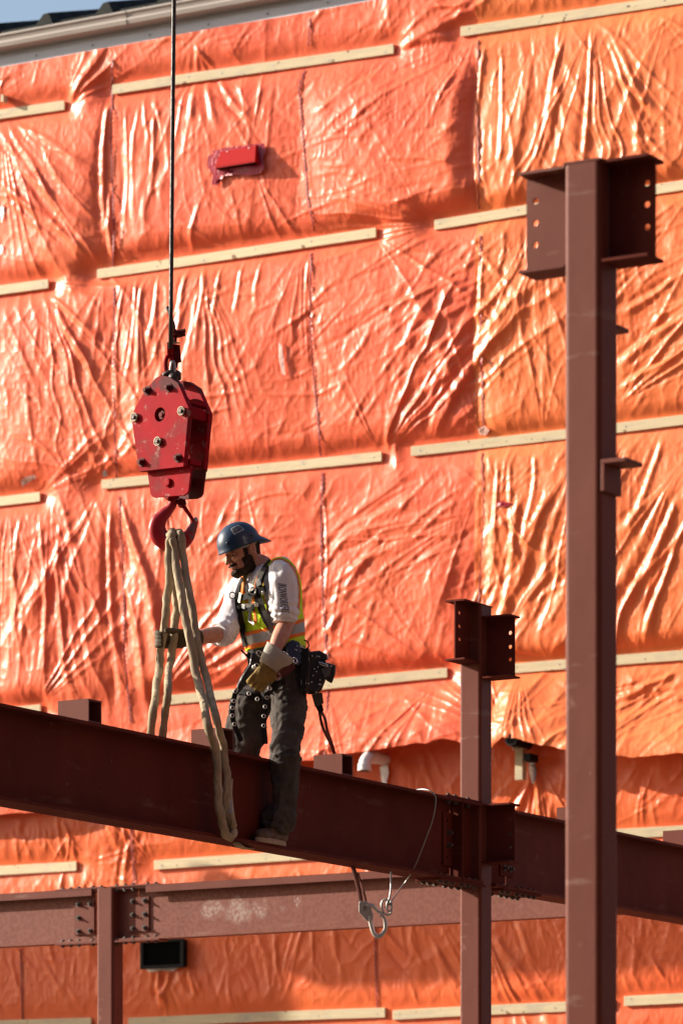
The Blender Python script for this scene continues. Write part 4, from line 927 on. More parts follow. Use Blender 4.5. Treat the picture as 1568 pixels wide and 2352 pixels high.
# ------------------------------------------------------------------ lanyard hook and wire under the beam
M_alu = mat('zinc_hook', (.55, .55, .53), .38, .55, bump=[(40, .001, 2, one)])
M_web = mat('lanyard_web', (.17, .045, .032), .85, var=(.09, .03, .025), vscale=40)
D2 = D_at(850, MX+.02)-.03
ln = thing('lanyard_hook', 'large silver snap hook hanging on a webbing strap under the beam', 'snap hook', at(850, 2070, D2), 0)
def z6(x, y, D=None): return at((840+x/3.015)*.9406, (1850+y/3.015)*.9406, D2 if D is None else D)
def flat6(pts, th, m, par, name, D=None, bev=.003):
    D = D or D2; v = [z6(x, y, D-th/2) for x, y in pts]+[z6(x, y, D+th/2) for x, y in pts]; n = len(pts)
    return obj(name, (v, [tuple(range(n)), tuple(range(2*n-1, n-1, -1))]+[(i, n+i, n+(i+1) % n, (i+1) % n) for i in range(n)]), m, par, bevel=bev)
flat6([(108,1075),(118,1058),(165,1062),(195,1085),(205,1130),(215,1160),(212,1205),(165,1205),(108,1140)], .018, M_alu, ln, 'hook_body')
obj('hook_bow', tube(spline([z6(188,1170), z6(195,1220), z6(215,1290), z6(245,1320), z6(285,1300), z6(305,1255), z6(298,1195), z6(278,1160)], 6), lerpl([.013,.012,.012,.012,.012,.011,.009,.007], 6), 12), M_alu, ln, smooth=True)
obj('gate', tube(spline([z6(165,1090), z6(210,1095), z6(245,1130), z6(285,1160), z6(262,1172)], 5), lerpl([.011,.012,.009,.008,.006], 5), 10), M_alu, ln, smooth=True)
obj('hinge', join(cyl(z6(150, 1110, D2-.02), (0, 1, 0), .012, .04, 14)), M_boltc, ln)
obj('strap', tube([z6(60,790), z6(85,880), z6(108,970), z6(125,1060)], [(.003,.013)]*4, 8, up=(.3,1,0)), M_web, ln)
obj('strap', tube([z6(95,850,D2+.02), z6(118,920,D2+.02), z6(140,990,D2+.01), z6(158,1065,D2+.01)], [(.003,.010)]*4, 8, up=(.5,1,0)), M_web, ln)
wr = thing('wire_lanyard', 'thin grey wire looped over the beam and clipped to the snap hook', 'wire', z6(320, 1080), 0)
M_wire = mat('wire_grey', (.34, .34, .34), .4, .7)
DO = D_at(990, MX+.115)
obj('wire', tube(spline([z6(520,243,D_at(958,MX-.02)), z6(560,236,D_at(970,MX+.04)), z6(620,242,D_at(985,MX+.10)), z6(665,275,DO), z6(672,340,DO), z6(650,460,DO), z6(600,600,DO), z6(550,730,DO), z6(490,860,DO), z6(420,960,DO), z6(360,1040,D2), z6(325,1090,D2), z6(300,1110,D2)], 8), .0042, 8), M_wire, wr, smooth=True)
obj('wire', tube(spline([z6(342,840,D2+.03), z6(344,920,D2+.02), z6(340,1000,D2), z6(325,1060,D2), z6(312,1090,D2)], 6), .0048, 8), M_wire, wr, smooth=True)
obj('carabiner', tube([z6(312+36*math.cos(a)+10*math.sin(a), 1105+56*math.sin(a)) for a in [i*2*math.pi/24 for i in range(25)]], .0062, 8, caps=False), M_alu, wr, smooth=True)
obj('carabiner', tube([z6(332+18*math.cos(a), 1095+40*math.sin(a), D2-.01) for a in [i*2*math.pi/20 for i in range(21)]], .0055, 8, caps=False), M_boltc, wr, smooth=True)
# ------------------------------------------------------------------ the worker
M_skin = mat('skin', (.60, .31, .21), .5, var=(.48, .20, .13), vscale=22, bump=[(180, .0005, 2, one)], spec=.4)
M_skin.node_tree.nodes['Principled BSDF'].inputs['Subsurface Weight'].default_value = .12
M_skin.node_tree.nodes['Principled BSDF'].inputs['Subsurface Radius'].default_value = (.012, .005, .003)
M_hair = mat('dark_hair', (.026, .015, .010), .8, var=(.060, .032, .018), vscale=120, bump=[(200, .006, 3, (1, 1, .45))], spec=.2)
M_shirt = mat('white_cotton', (.86, .87, .92), .85, var=(.82, .81, .84), vscale=6, bump=[(14, .006, 4, one), (240, .0006, 1, one)], spec=.2)
M_vy = mat('hi_vis_yellow', (.66, .95, .03), .7, bump=[(13, .010, 4, (1, 1, .35)), (200, .0006, 1, one)], spec=.25)
M_vo = mat('hi_vis_orange', (.95, .20, .015), .65, bump=[(20, .005, 3, one)], spec=.25)
M_vs = mat('reflective_grey', (.38, .39, .39), .42, var=(.30, .31, .31), vscale=14, bump=[(25, .004, 3, one)])
M_pant = mat('dark_work_trousers', (.043, .037, .035), .9, var=(.10, .085, .076), vscale=8, bump=[(9, .016, 5, (1, 1, .6)), (300, .0006, 1, one)], spec=.15)
M_boot = mat('brown_leather', (.085, .052, .033), .6, var=(.13, .085, .055), vscale=16, bump=[(40, .002, 3, one)])
M_sole = mat('pale_sole', (.42, .33, .23), .8, var=(.30, .23, .16), vscale=30)
M_glove = mat('ochre_leather', (.30, .20, .055), .8, var=(.17, .11, .035), vscale=14, bump=[(26, .012, -4, one)], spec=.25)
M_glove2 = mat('olive_leather', (.085, .058, .028), .8, var=(.045, .034, .018), vscale=20, bump=[(26, .006, 4, one)])
M_cuff = mat('canvas_cuff', (.46, .42, .36), .85, var=(.38, .34, .28), vscale=16, bump=[(20, .004, 3, one)])
M_blk = mat('black_webbing', (.018, .017, .018), .8, bump=[(90, .001, 2, one)], spec=.15)
M_gryweb = mat('grey_webbing', (.10, .095, .088), .8, bump=[(120, .001, 2, one)], spec=.2)
M_leather = mat('black_leather', (.018, .016, .016), .38, var=(.035, .03, .03), vscale=12, bump=[(18, .004, 4, one)])
M_metal = mat('bright_metal', (.70, .69, .66), .25, .95)
M_helm = mat('helmet_blue', (.012, .038, .085), .40, var=(.014, .042, .09), vscale=5, spec=.5, bump=[(40, .0006, 3, one)])
M_navy = mat('navy_cloth', (.03, .05, .11), .6)
M_print = mat('print_grey', (.07, .09, .15), .8); M_white = mat('print_white', (.75, .75, .76), .6); M_stick = mat('badge_dark', (.05, .05, .07), .45, var=(.36, .36, .38), vscale=130)
M_stick.node_tree.nodes['Color Ramp' if 'Color Ramp' in M_stick.node_tree.nodes else 'ColorRamp'].color_ramp.elements[0].position = .48
WD = 23.10
Pp = thing('person', 'bearded worker in blue helmet and hi-vis vest, gloved, straddling the beam', 'person', at(640, 1940, WD), 0)
F_ = Vector((-.8, -.6, 0)); Lf = Vector((.6, -.8, 0))
def sring(c, lat, dep, ff=None, ll=None, n=28, ex=2.4, roll=0.0, tilt=0.0):
    ff = ff or F_; ll = ll or Lf; P = []
    for i in range(n):
        a = 2*math.pi*i/n; ca, sa = math.cos(a), math.sin(a)
        u = math.copysign(abs(ca)**(2/ex), ca); v = math.copysign(abs(sa)**(2/ex), sa)
        P.append(c+ll*(lat*u)+ff*(dep*v)+Vector((0, 0, roll*lat*u+tilt*dep*v)))
    return P
def loft(rings):
    n = len(rings[0]); v = [p for r in rings for p in r]; f = []
    for i in range(len(rings)-1):
        for k in range(n): f.append((i*n+k, i*n+(k+1) % n, (i+1)*n+(k+1) % n, (i+1)*n+k))
    f.append(tuple(range(n-1, -1, -1))); f.append(tuple(range((len(rings)-1)*n, len(rings)*n))); return v, f
TOR = [(652,1560,.150,.115,0,WD+.06), (642,1510,.160,.122,0,WD+.06), (632,1468,.158,.118,.02,WD+.05), (626,1425,.170,.125,.06,WD+.04), (619,1385,.182,.130,.10,WD+.03), (612,1350,.180,.118,.16,WD+.02), (607,1326,.150,.095,.20,WD+.02), (605,1308,.085,.075,.15,WD+.02)]
def torso(g=0.0, sc=1.0, rows=None):
    return loft([sring(at(x, y, D), a*sc+g, b*sc+g, roll=r) for x, y, a, b, r, D in (rows or TOR)])
def limb(P, R, m=5): return tube(spline(P, m), lerpl(R, m), 16)
def balls(P, R): return [ellipsoid(p, (r, r, r), nu=14, nv=8) for p, r in zip(P, R)]
# joints
shL = at(648, 1322, WD-.13); elL = at(657, 1432, WD-.12); wrL = at(626, 1502, WD-.22)
shR = at(556, 1352, WD+.10); elR = at(512, 1455, WD-.02); wrR = at(440, 1466, WD-.28); haR = at(392, 1470, DB-.0)
hipL = at(662, 1560, WD-.02); knL = at(655, 1745, WD-.13); D_b = D_at(635, MX+.075); anL = at(640, 1893, D_b)
hipR = at(603, 1570, WD+.12); knR = at(560, 1715, WD+.14); anR = at(588, 1880, WD+.42)
HC = at(556, 1262, WD-.04)
hd = Vector((-.79, -.45, -.415)).normalized(); hu = (Vector((0, 0, 1))-hd*hd.z).normalized(); hl = hu.cross(hd)
def H(f, s, u): return HC+hd*f+hl*s+hu*u
hax = (hd, hl, hu)
def he(f, s, u, r): return ellipsoid(H(f, s, u), r, hax, 18, 12)
head = [he(-.008, 0, .02, (.096, .076, .10)), he(.034, 0, -.028, (.058, .060, .082)), he(.036, 0, -.082, (.050, .050, .038)),
        he(.080, 0, .018, (.017, .046, .013)), he(.078, .034, -.024, (.020, .020, .018)), he(.078, -.034, -.024, (.020, .020, .018)),
        tube([H(.086, 0, .008), H(.100, 0, -.012), H(.116, 0, -.034)], [.009, .0105, .0135], 10), he(.117, 0, -.036, (.0125, .012, .011)), he(.106, .013, -.041, (.010, .008, .008)), he(.106, -.013, -.041, (.010, .008, .008)),
        he(.094, 0, -.064, (.012, .025, .006)), he(.091, 0, -.074, (.012, .022, .007)), he(.080, 0, -.103, (.024, .026, .020)), he(.05, .04, -.07, (.03, .018, .03)),
        he(-.012, .086, -.012, (.021, .008, .033)), he(-.010, -.080, -.012, (.019, .007, .031)), he(-.016, .093, .002, (.017, .006, .020)),
        limb([H(-.03, 0, -.02), H(-.035, 0, -.085), at(604, 1305, WD+.01), at(608, 1335, WD+.02)], [.060, .058, .063, .08])]
core = [torso(-.02, .90)]+[limb([at(662,1585,WD-.01), at(655,1700,WD-.10), at(654,1790,WD-.12), at(651,1850,(WD-.1+D_b)/2), at(645,1890,D_b)], [.060, .050, .045, .038, .035]), limb([at(590,1590,WD+.11), at(566,1690,WD+.14), at(572,1790,WD+.28), at(588,1880,WD+.42)], [.060, .055, .045, .035]), limb([shL, elL], [.045, .038]), limb([shR, elR], [.045, .038])]
fore = [limb([elL, elL.lerp(wrL, .4), wrL], [.043, .045, .031]), limb([elR, elR.lerp(wrR, .35), wrR], [.042, .044, .032]), *balls([elL, elR], [.043, .042])]
V, F = fuse(head+core+fore, .0042, 6, .5)
def hfr(V):
    d = V-np.array(HC); return d@np.array(hd), d@np.array(hl), d@np.array(hu)
f_, s_, u_ = hfr(V)
# eye sockets, ear bowl
for ss in (1, -1):
    g = np.exp(-(((f_-.085)/.022)**2+((s_-ss*.030)/.016)**2+((u_-.000)/.012)**2)); V = V-np.outer(g*.010, np.array(hd))
    g = np.exp(-(((f_+.006)/.009)**2+((s_-ss*.094)/.01)**2+((u_+.010)/.014)**2)); V = V-np.outer(g*.009*ss, np.array(hl))
body = obj('body', (V, F), M_skin, Pp, smooth=True)
N = vnormals(V, F); f_, s_, u_ = hfr(V); nearh = (np.abs(f_) < .16) & (np.abs(s_) < .12) & (u_ > -.16) & (u_ < .14)
def sm(a, lo, hi): t = np.clip((a-lo)/(hi-lo), 0, 1); return t*t*(3-2*t)
def shell(name, wgt, thick, m, nz=0.0, thr=.04, parent=None, freq=90):
    W_ = wgt*nearh; k = W_[F].min(1) > thr; Fk = F[k]; idx = np.unique(Fk); mp = np.full(len(V), -1); mp[idx] = np.arange(len(idx))
    q = n3(V[idx]*freq+3); P = V[idx]+N[idx]*((W_[idx]-thr*2.2)*thick*(1+nz*(q-.5)))[:, None]
    return obj(name, (P, mp[Fk].astype(np.int32)), m, parent or Pp, smooth=True)
jaw = sm(-u_, .030, .058)*sm(f_, -.020, .012)*(1-sm(f_, .046, .060)*(1-sm(u_, -.080, -.092)))
burn = sm(f_, .006, .016)*(1-sm(f_, .026, .038))*(1-sm(u_, .020, .045))*sm(u_, -.20, -.10)*(np.abs(s_) > .03)
must = sm(f_, .070, .082)*sm(u_, -.068, -.060)*(1-sm(u_, -.054, -.048))*(1-sm(np.abs(s_), .026, .034))
neckc = sm(u_, -.15, -.115)
beard = np.clip(np.maximum(np.maximum(jaw, burn), must), 0, 1)*neckc*(1-sm(-f_, .01, .04))
shell('beard', beard, .0100, M_hair, 1.1, freq=150)
hair = (1-sm(f_, -.052, -.040))*sm(u_, -.060, -.03)
shell('hair', np.clip(hair, 0, 1), .006, M_hair, .5)
obj('eyebrow', join(tube([H(.098, .012, .016), H(.096, .030, .021), H(.086, .048, .016)], [.003, .0045, .003], 8), tube([H(.098, -.012, .016), H(.096, -.030, .021), H(.086, -.048, .016)], [.003, .0045, .003], 8)), M_hair, Pp)
for ss in (1, -1):
    e_ = obj('eye', he(.0740, ss*.030, -.003, (.0115, .0120, .0080)), M_white, Pp, smooth=True)
    obj('iris', he(.0815, ss*.031, -.006, (.0050, .0075, .0060)), M_hair, e_, smooth=True)
    obj('eyelid', he(.0770, ss*.030, .0025, (.0130, .0160, .0090)), M_skin, e_, smooth=True)
obj('lips', he(.1005, 0, -.069, (.0055, .020, .0045)), mat('lips', (.36, .13, .10), .5), Pp, smooth=True)

# helmet, worn back to front
hv = []; hf = []; n = 48; rows = []
hc = H(.006, 0, .036); rf, rs, ru = .122, .100, .112
for j in range(13):
    ph = math.pi/2*j/12
    rows.append([(rf*math.sin(ph)**.93*math.cos(2*math.pi*i/n), rs*math.sin(ph)**.93*math.sin(2*math.pi*i/n), ru*math.cos(ph)) for i in range(n)])
def rim(i, e, du):
    a = 2*math.pi*i/n; back = max(0, -math.cos(a))**2.2; fr_ = max(0, math.cos(a))**2
    k = e*(.004+.055*back+.002*fr_); return ((rf+k)*math.cos(a), (rs+k*.6)*math.sin(a), du-.036*e*back-.006*e)
rows.append([rim(i, .5, -.004) for i in range(n)]); rows.append([rim(i, 1, -.009) for i in range(n)]); rows.append([rim(i, 1, -.0145) for i in range(n)]); rows.append([rim(i, .4, -.011) for i in range(n)])
for j in range(11, -1, -1): rows.append([(x*.975, y*.97, z*.965-.002) for x, y, z in rows[j]])
for r_ in rows: hv += [hc+hd*x+hl*y+hu*z for x, y, z in r_]
for j in range(len(rows)-1):
    for i in range(n): hf.append((j*n+i, (j+1)*n+i, (j+1)*n+(i+1) % n, j*n+(i+1) % n))
hel = obj('helmet', (hv, hf), M_helm, Pp, smooth=True, label='dark blue hard hat worn back to front')
def hs_(a, ph, k=1.0): return hc+hd*(k*rf*math.sin(ph)**.93*math.cos(a))+hl*(k*rs*math.sin(ph)**.93*math.sin(a))+hu*(k*ru*math.cos(ph))
for a, ph in ((.62, 1.32), (1.9, 1.45)): obj('rivet', ellipsoid(hs_(a, ph, 1.0), (.007, .007, .007), nu=12, nv=8), M_helm, hel, smooth=True)
# badge: square with a rough white edge
def hgrid(a0, a1, p0, p1, k, m, name, n_=8, wob=0.0):
    v = []; f = []
    for j in range(n_+1):
        for i in range(n_+1):
            u = i/n_; w_ = j/n_; d = wob*math.sin(u*17+w_*13); a = a0+(a1-a0)*u+(w_-.5)*.10; p = p0+(p1-p0)*w_+d-(u-.5)*.05
            v.append(hs_(a+d, p, k))
    for j in range(n_):
        for i in range(n_): f.append((j*(n_+1)+i, (j+1)*(n_+1)+i, (j+1)*(n_+1)+i+1, j*(n_+1)+i+1))
    return obj(name, (v, f), m, hel, smooth=True)
hgrid(1.02, 1.66, .62, 1.04, 1.004, M_white, 'badge_edge', 8, .014); hgrid(1.055, 1.625, .645, 1.015, 1.008, M_stick, 'badge', 8, .010)
obj('suspension', tube([H(.05, .079, .028), H(.0, .085, .026), H(-.05, .074, .024), H(-.085, .045, .016), H(-.098, 0, .008)], [(.005, .020)]*5, 8, up=tuple(hl)), M_cuff, hel, smooth=True)

# trousers
pel = [(642,1500,.158,.122,0,WD+.06), (646,1540,.165,.13,0,WD+.06), (648,1585,.160,.128,0,WD+.05), (646,1615,.11,.10,0,WD+.05)]
LLp = [at(664,1575,WD-.01), at(660,1640,WD-.05), at(655,1700,WD-.10), at(654,1745,WD-.13), at(654,1790,WD-.12), at(652,1840,(WD-.11+D_b)/2), at(638,1885,D_b), at(629,1908,D_b-.01)]
LLr = [.092,.094,.083,.079,.072,.068,.082,.076]
LRp = [at(596,1575,WD+.10), at(576,1625,WD+.10), at(563,1690,WD+.13), at(558,1725,WD+.15), at(572,1790,WD+.28), at(588,1880,WD+.42)]
LRr = [.098,.104,.108,.088,.075,.075]
V2, F2 = fuse([torso(0, 1, pel), limb(LLp, LLr), limb(LRp, LRr)], .0075, 6)
N2 = vnormals(V2, F2)
q = n3(V2*np.array([14, 14, 9])+5)-.5; q2 = n3(V2*np.array([30, 30, 34])+9)-.5
zz_ = V2[:, 2]; zk = at(0, 1750, WD).z; za = at(0, 1895, WD).z
bun = np.exp(-((zz_-zk)/.055)**2)+1.1*np.exp(-((zz_-za)/.07)**2)+.5*np.exp(-((zz_-at(0,1620,WD).z)/.06)**2)
rg = np.abs(np.sin((zz_*1.0+.35*V2[:, 0])*62+7*n3(V2*9)))-.5
rid = ridge(n3(V2*np.array([13, 13, 24])+n3(V2*8)[:, None]*1.5+21))**3; rid2 = ridge(n3(V2*np.array([30, 30, 17])+41))**3
V2 = V2+N2*(q*.020+q2*.007+bun*rg*.014+rid*(.008+.012*np.clip(bun, 0, 1))+rid2*.006-.006)[:, None]
tr = obj('trousers', (V2, F2), M_pant, Pp, smooth=True)
# boots
def bx(y, x, z): return L(MX+.068+x, y, ZB0+TF+z)
yh = on_x(655, 1940, MX+.07)[0]
GV = Vector(L(0, 1, 0)); GU = Vector(L(1, 0, 0)); ga = (GV, GU, Vector((0, 0, 1)))
def boot(name, org, gv, gu, lab=None):
    ga = (gv, gu, Vector((0, 0, 1))); P = lambda y, x, z: org+gv*y+gu*x+Vector((0, 0, z))
    V3, F3 = fuse([ellipsoid(P(-.05, 0, .055), (.052, .040, .048), ga), ellipsoid(P(-.13, 0, .05), (.075, .042, .042), ga), ellipsoid(P(-.22, 0, .042), (.065, .044, .036), ga), limb([P(-.065, 0, .05), P(-.07, 0, .13), P(-.065, 0, .20)], [.044, .048, .055]), limb([P(-.07, 0, .10), P(-.17, 0, .06)], [.04, .036])], .006, 5)
    V3[:, 2] = np.maximum(V3[:, 2], org.z+.012)
    N3 = vnormals(V3, F3); V3 = V3+N3*((n3(V3*45)-.5)*.004)[:, None]
    b = obj(name, (V3, F3), M_boot, Pp, smooth=True, label=lab)
    out = []
    for i in range(28):
        a = 2*math.pi*i/28; yy = math.cos(a); xx = math.sin(a); w_ = .046 if yy < 0 else .038
        out.append((-.145-.147*(-yy)*1.0 if False else -.145+.148*yy, xx*w_*(1-.15*abs(yy)**3)))
    obj('sole', MB().prism(out, lambda y, x, z: P(y, x, z), .0, .026).vf, M_sole, b, bevel=.003)
    for k in range(3): obj('lace', tube([P(-.12-.025*k, -.028, .082-.006*k), P(-.13-.025*k, 0, .098-.008*k), P(-.12-.025*k, .028, .082-.006*k)], .0028, 6), M_gryweb, b, smooth=True)
    return b
boot('boot', bx(yh, 0, 0), GV, GU)
boot('boot', at(592, 1942, WD+.50), GV, GU)

# shirt: trunk and sleeves pushed up
sl1 = limb([at(640,1312,WD-.07), shL, at(650,1360,WD-.13), at(653,1400,WD-.13), elL+Vector((-.01, -.01, .0))], [.074, .081, .081, .077, .062])
sl2 = limb([at(580,1340,WD+.06), shR, at(538,1402,WD+.06), elR+Vector((.012, 0, .012)), elR.lerp(wrR, .22)], [.078, .078, .074, .070, .060])
V4, F4 = fuse([torso(.004), sl1, sl2, *balls([shL, shR], [.078, .078]), tube([at(604,1318,WD+.02), at(600,1300,WD+.01)], [.082, .072], 20)], .0062, 5)
# cut the sleeve ends flat
def cutend(V, F, c, ax, r=.12):
    d = (V-np.array(c))@np.array(ax.normalized()); near = np.linalg.norm(V-np.array(c), axis=1) < r
    V = V.copy(); mv = near & (d > 0); V[mv] -= np.outer(d[mv]*.92, np.array(ax.normalized())); return V
N4 = vnormals(V4, F4)
def armcoord(V, a, b):
    a = np.array(a); b = np.array(b); ax = (b-a); ln_ = np.linalg.norm(ax); ax /= ln_; t = (V-a)@ax; r = np.linalg.norm((V-a)-np.outer(t, ax), axis=1); return t, r, ln_
disp = (n3(V4*np.array([17, 17, 11])+2)-.5)*.016+(ridge(n3(V4*np.array([30, 30, 20])+11))-.6)*.005
for a, b, k in ((shL, elL, 1), (elR+(shR-elR)*.75, elR.lerp(wrR, .22), 2)):
    t, r, ln_ = armcoord(V4, a, b); w_ = (r < .115)*sm(t, ln_*.35, ln_*.9)
    disp += w_*(np.abs(np.sin(t*95+5*n3(V4*13+k)))-.55)*.012
t, r, ln_ = armcoord(V4, shL, at(600,1420,WD-.1)); disp += (r < .14)*(np.abs(np.sin(r*70+3*n3(V4*10)))-.6)*.004
V4 = V4+N4*disp[:, None]
V4 = cutend(V4, F4, elL+Vector((0, 0, -.012)), (wrL-elL)*.5+Vector((0, 0, -.1)), .095); V4 = cutend(V4, F4, elR.lerp(wrR, .20), wrR-elR, .095)
sh = obj('shirt', (V4, F4), M_shirt, Pp, smooth=True)
bv_sh = BVHTree.FromPolygons([Vector(p) for p in V4], [tuple(int(i) for i in q) for q in F4])
CO = Vector((0, 0, CAMZ))
def hit(bv, px, py, D=WD, lift=.004, shift=None):
    d = (at(px, py, D)-CO).normalized(); r = bv.ray_cast(CO+d*18, d, 12)
    if r[0] is None: return at(px, py, D), -d
    nn = r[1] if r[1].dot(d) < 0 else -r[1]; return r[0]+nn*lift, nn

# vest
VT = [(634,1492,.166,.126,.02,WD+.05), (630,1468,.168,.128,.03,WD+.05), (626,1425,.176,.133,.06,WD+.04), (619,1385,.186,.138,.10,WD+.03), (612,1350,.186,.126,.16,WD+.02), (607,1326,.160,.104,.20,WD+.02), (605,1309,.100,.084,.16,WD+.02)]
V5, F5 = fuse([torso(.006, 1, VT)], .0060, 3)
N5 = vnormals(V5, F5)
d5 = V5-np.array(at(620, 1400, WD+.03)); fc = d5@np.array(F_); lc = d5@np.array(Lf); zc_ = d5[:, 2]
V5 = V5+N5*(.004+(n3(V5*np.array([22, 22, 8])+1)-.5)*.014)[:, None]
def py2z(py): return at(0, py, WD+.03).z-at(620, 1400, WD+.03).z
top = py2z(1312); 
mid = lc-.02
opening = (fc > 0) & (np.abs(mid) < .012+.34*np.clip(zc_-py2z(1398), 0, 1)) & (zc_ > py2z(1400))
neckh = (zc_ > py2z(1306)) & (np.hypot(lc, fc-.02) < .075)
keep = ~(opening | neckh)
bc = zc_+.30*fc
bcs = [py2z(1500)-.2, py2z(1478), py2z(1468), py2z(1448), py2z(1438)]
vstripe = (fc > 0) & ((np.abs(mid+.115) < .020) | (np.abs(mid-.120) < .020)) & (bc > bcs[4])
oedge = (fc > 0) & (~opening) & (np.abs(np.abs(mid)-(.020+.34*np.clip(zc_-py2z(1398), 0, 1))) < .011) & (zc_ > py2z(1440))
zone = np.zeros(len(V5), int)
zone[vstripe] = 2; zone[oedge] = 1
zone[(bc > bcs[1]) & (bc <= bcs[2])] = 1; zone[(bc > bcs[2]) & (bc <= bcs[3])] = 2; zone[(bc > bcs[3]) & (bc <= bcs[4])] = 1
pock = (fc > .03) & (mid < -.02) & (bc < bcs[2]-.01) & (bc > bcs[1]-.05) & (np.abs(mid+.06) < .02); zone[pock] = 1
kf = keep[F5].all(1); Fk = F5[kf]; zf = np.round(np.median(zone[Fk], axis=1)).astype(int)
ve = obj('vest', (V5, Fk), M_vy, Pp, smooth=True, label='fluorescent yellow safety vest')
for z_, m_, nm in ((1, M_vo, 'vest_trim'), (2, M_vs, 'reflective_band')):
    ff = Fk[zf == z_]; idx = np.unique(ff); mp = np.full(len(V5), -1); mp[idx] = np.arange(len(idx))
    obj(nm, (V5[idx]+N5[idx]*.0025, mp[ff].astype(np.int32)), m_, ve, smooth=True)
bv_v = BVHTree.FromPolygons([Vector(p) for p in V5]+[Vector(p) for p in V4], [tuple(int(i) for i in q) for q in F5]+[tuple(int(i)+len(V5) for i in q) for q in F4])
bv_t = BVHTree.FromPolygons([Vector(p) for p in V2], [tuple(int(i) for i in q) for q in F2])
def z4(x, y): return (x*.3+338.6, y*.3+1166.3)
def z8(x, y): return (x*.16796+526.7, y*.16796+1429.7)
M_grom = mat('nickel_grommet', (.78, .76, .72), .45, .3)
def strap(name, pts, wd, m, bv, par, lift=.007, th=.004, m_=6, D=WD, free=False):
    P = []; N_ = []
    base = spline([Vector((x, y, 0)) for x, y in pts], m_)
    for ip, p in enumerate(base):
        if free: q, nn = at(p.x, p.y, D if not isinstance(D, tuple) else D[0]+(D[1]-D[0])*ip/(len(base)-1)), Vector((0, -1, 0))
        else: q, nn = hit(bv, p.x, p.y, D, lift)
        P.append(q); N_.append(nn)
    for _ in range(3):
        P = [P[0]]+[(P[i-1]+P[i]*2+P[i+1])/4 for i in range(1, len(P)-1)]+[P[-1]]
        N_ = [N_[0]]+[(N_[i-1]+N_[i]*2+N_[i+1]).normalized() for i in range(1, len(N_)-1)]+[N_[-1]]
    v = []; f = []
    for i, p in enumerate(P):
        t = (P[min(i+1, len(P)-1)]-P[max(i-1, 0)]).normalized(); b = t.cross(N_[i]).normalized(); nn = b.cross(t).normalized()
        if nn.dot(N_[i]) < 0: nn = -nn
        for a, c in ((-1, -1), (1, -1), (1, 1), (-1, 1)): v.append(p+b*(a*wd/2)+nn*(c*th/2))
    for i in range(len(P)-1):
        for k in range(4): f.append((i*4+k, i*4+(k+1) % 4, (i+1)*4+(k+1) % 4, (i+1)*4+k))
    n_ = len(P)*4; f += [(3, 2, 1, 0), (n_-4, n_-3, n_-2, n_-1)]
    return obj(name, (v, f), m, par, smooth=False), P, N_
Z = lambda L_: [z4(*p) for p in L_]
har, _, _ = strap('harness', Z([(948,412),(915,450),(885,520),(862,600),(850,690),(880,780),(915,860),(950,920)]), .036, M_blk, bv_v, Pp, .012)
strap('harness_strap', Z([(738,548),(712,600),(696,680),(690,760),(705,860),(730,960),(760,1060)]), .036, M_blk, bv_v, Pp, .010)
strap('harness_strap', Z([(905,470),(872,540),(852,610)]), .028, M_gryweb, bv_v, Pp, .020)
strap('chest_strap', Z([(688,700),(740,690),(800,672),(860,640),(915,618)]), .032, M_blk, bv_v, Pp, .020)
strap('chest_strap', Z([(682,780),(730,752),(790,745),(850,742)]), .020, M_gryweb, bv_v, Pp, .022)
strap('chest_strap', Z([(680,800),(700,780),(760,775),(830,770)]), .018, M_blk, bv_v, Pp, .018)
strap('strap_end', Z([(835,745),(815,790),(808,868)]), .018, M_blk, bv_v, Pp, .026)
strap('harness_strap', Z([(870,690),(900,780),(940,880),(960,960)]), .026, M_gryweb, bv_v, Pp, .018)
strap('vest_piping', Z([(900,500),(915,450),(950,415),(1000,396),(1060,415),(1110,460),(1140,520),(1155,600),(1157,700),(1150,770)]), .008, M_vo, bv_v, ve, .005)
strap('vest_piping', Z([(925,445),(960,405),(1005,388),(1065,404),(1118,448),(1150,512),(1166,600),(1168,700),(1160,780)]), .012, M_vy, bv_v, ve, .006)
strap('vest_piping', Z([(735,540),(738,600),(728,680),(718,740)]), .016, M_vo, bv_v, ve, .008)
def buckle(x, y, w_, h_, rot=0.0, m=M_metal, lift=.026, par=None, name='buckle'):
    q, nn = hit(bv_v, *z4(x, y), WD, lift); u = Vector((math.cos(rot), 0, math.sin(rot))); u = (u-nn*u.dot(nn)).normalized(); r = nn.cross(u)
    v = []
    for t in (-.003, .003):
        for a, b in ((-1, -1), (1, -1), (1, 1), (-1, 1)): v.append(q+u*(a*w_/2)+r*(b*h_/2)+nn*t)
    return obj(name, (v, [(3,2,1,0),(4,5,6,7),(0,1,5,4),(1,2,6,5),(2,3,7,6),(3,0,4,7)]), m, par or Pp, bevel=.0015)
buckle(738, 690, .020, .052, -.2); buckle(765, 752, .026, .024, 0, M_vs); buckle(852, 738, .022, .022, 0); buckle(800, 628, .030, .050, .2, M_blk, .028); buckle(868, 575, .026, .036, .3, M_vs); buckle(895, 640, .030, .034, .2, M_blk, .03); buckle(905, 655, .012, .02, .2, M_metal, .034)
def ringat(x, y, R, r, m=M_metal, lift=.03, bv=None, co=z4, sx=1.0, par=None):
    q, nn = hit(bv or bv_v, *co(x, y), WD, lift); return obj('ring', torus(q, (nn+Vector((0, -.6, 0))).normalized(), R, r, 20, 6, sx), m, par or Pp, smooth=True)
q = at(*z4(650, 672), WD-.02); obj('ring', torus(q, (.3, -1, 0), .0172, .0028, 20, 6), M_blk, Pp, smooth=True); ringat(828, 640, .018, .003)
buckle(815, 875, .050, .016, -.35, M_white, .018, ve, 'paper_tag')
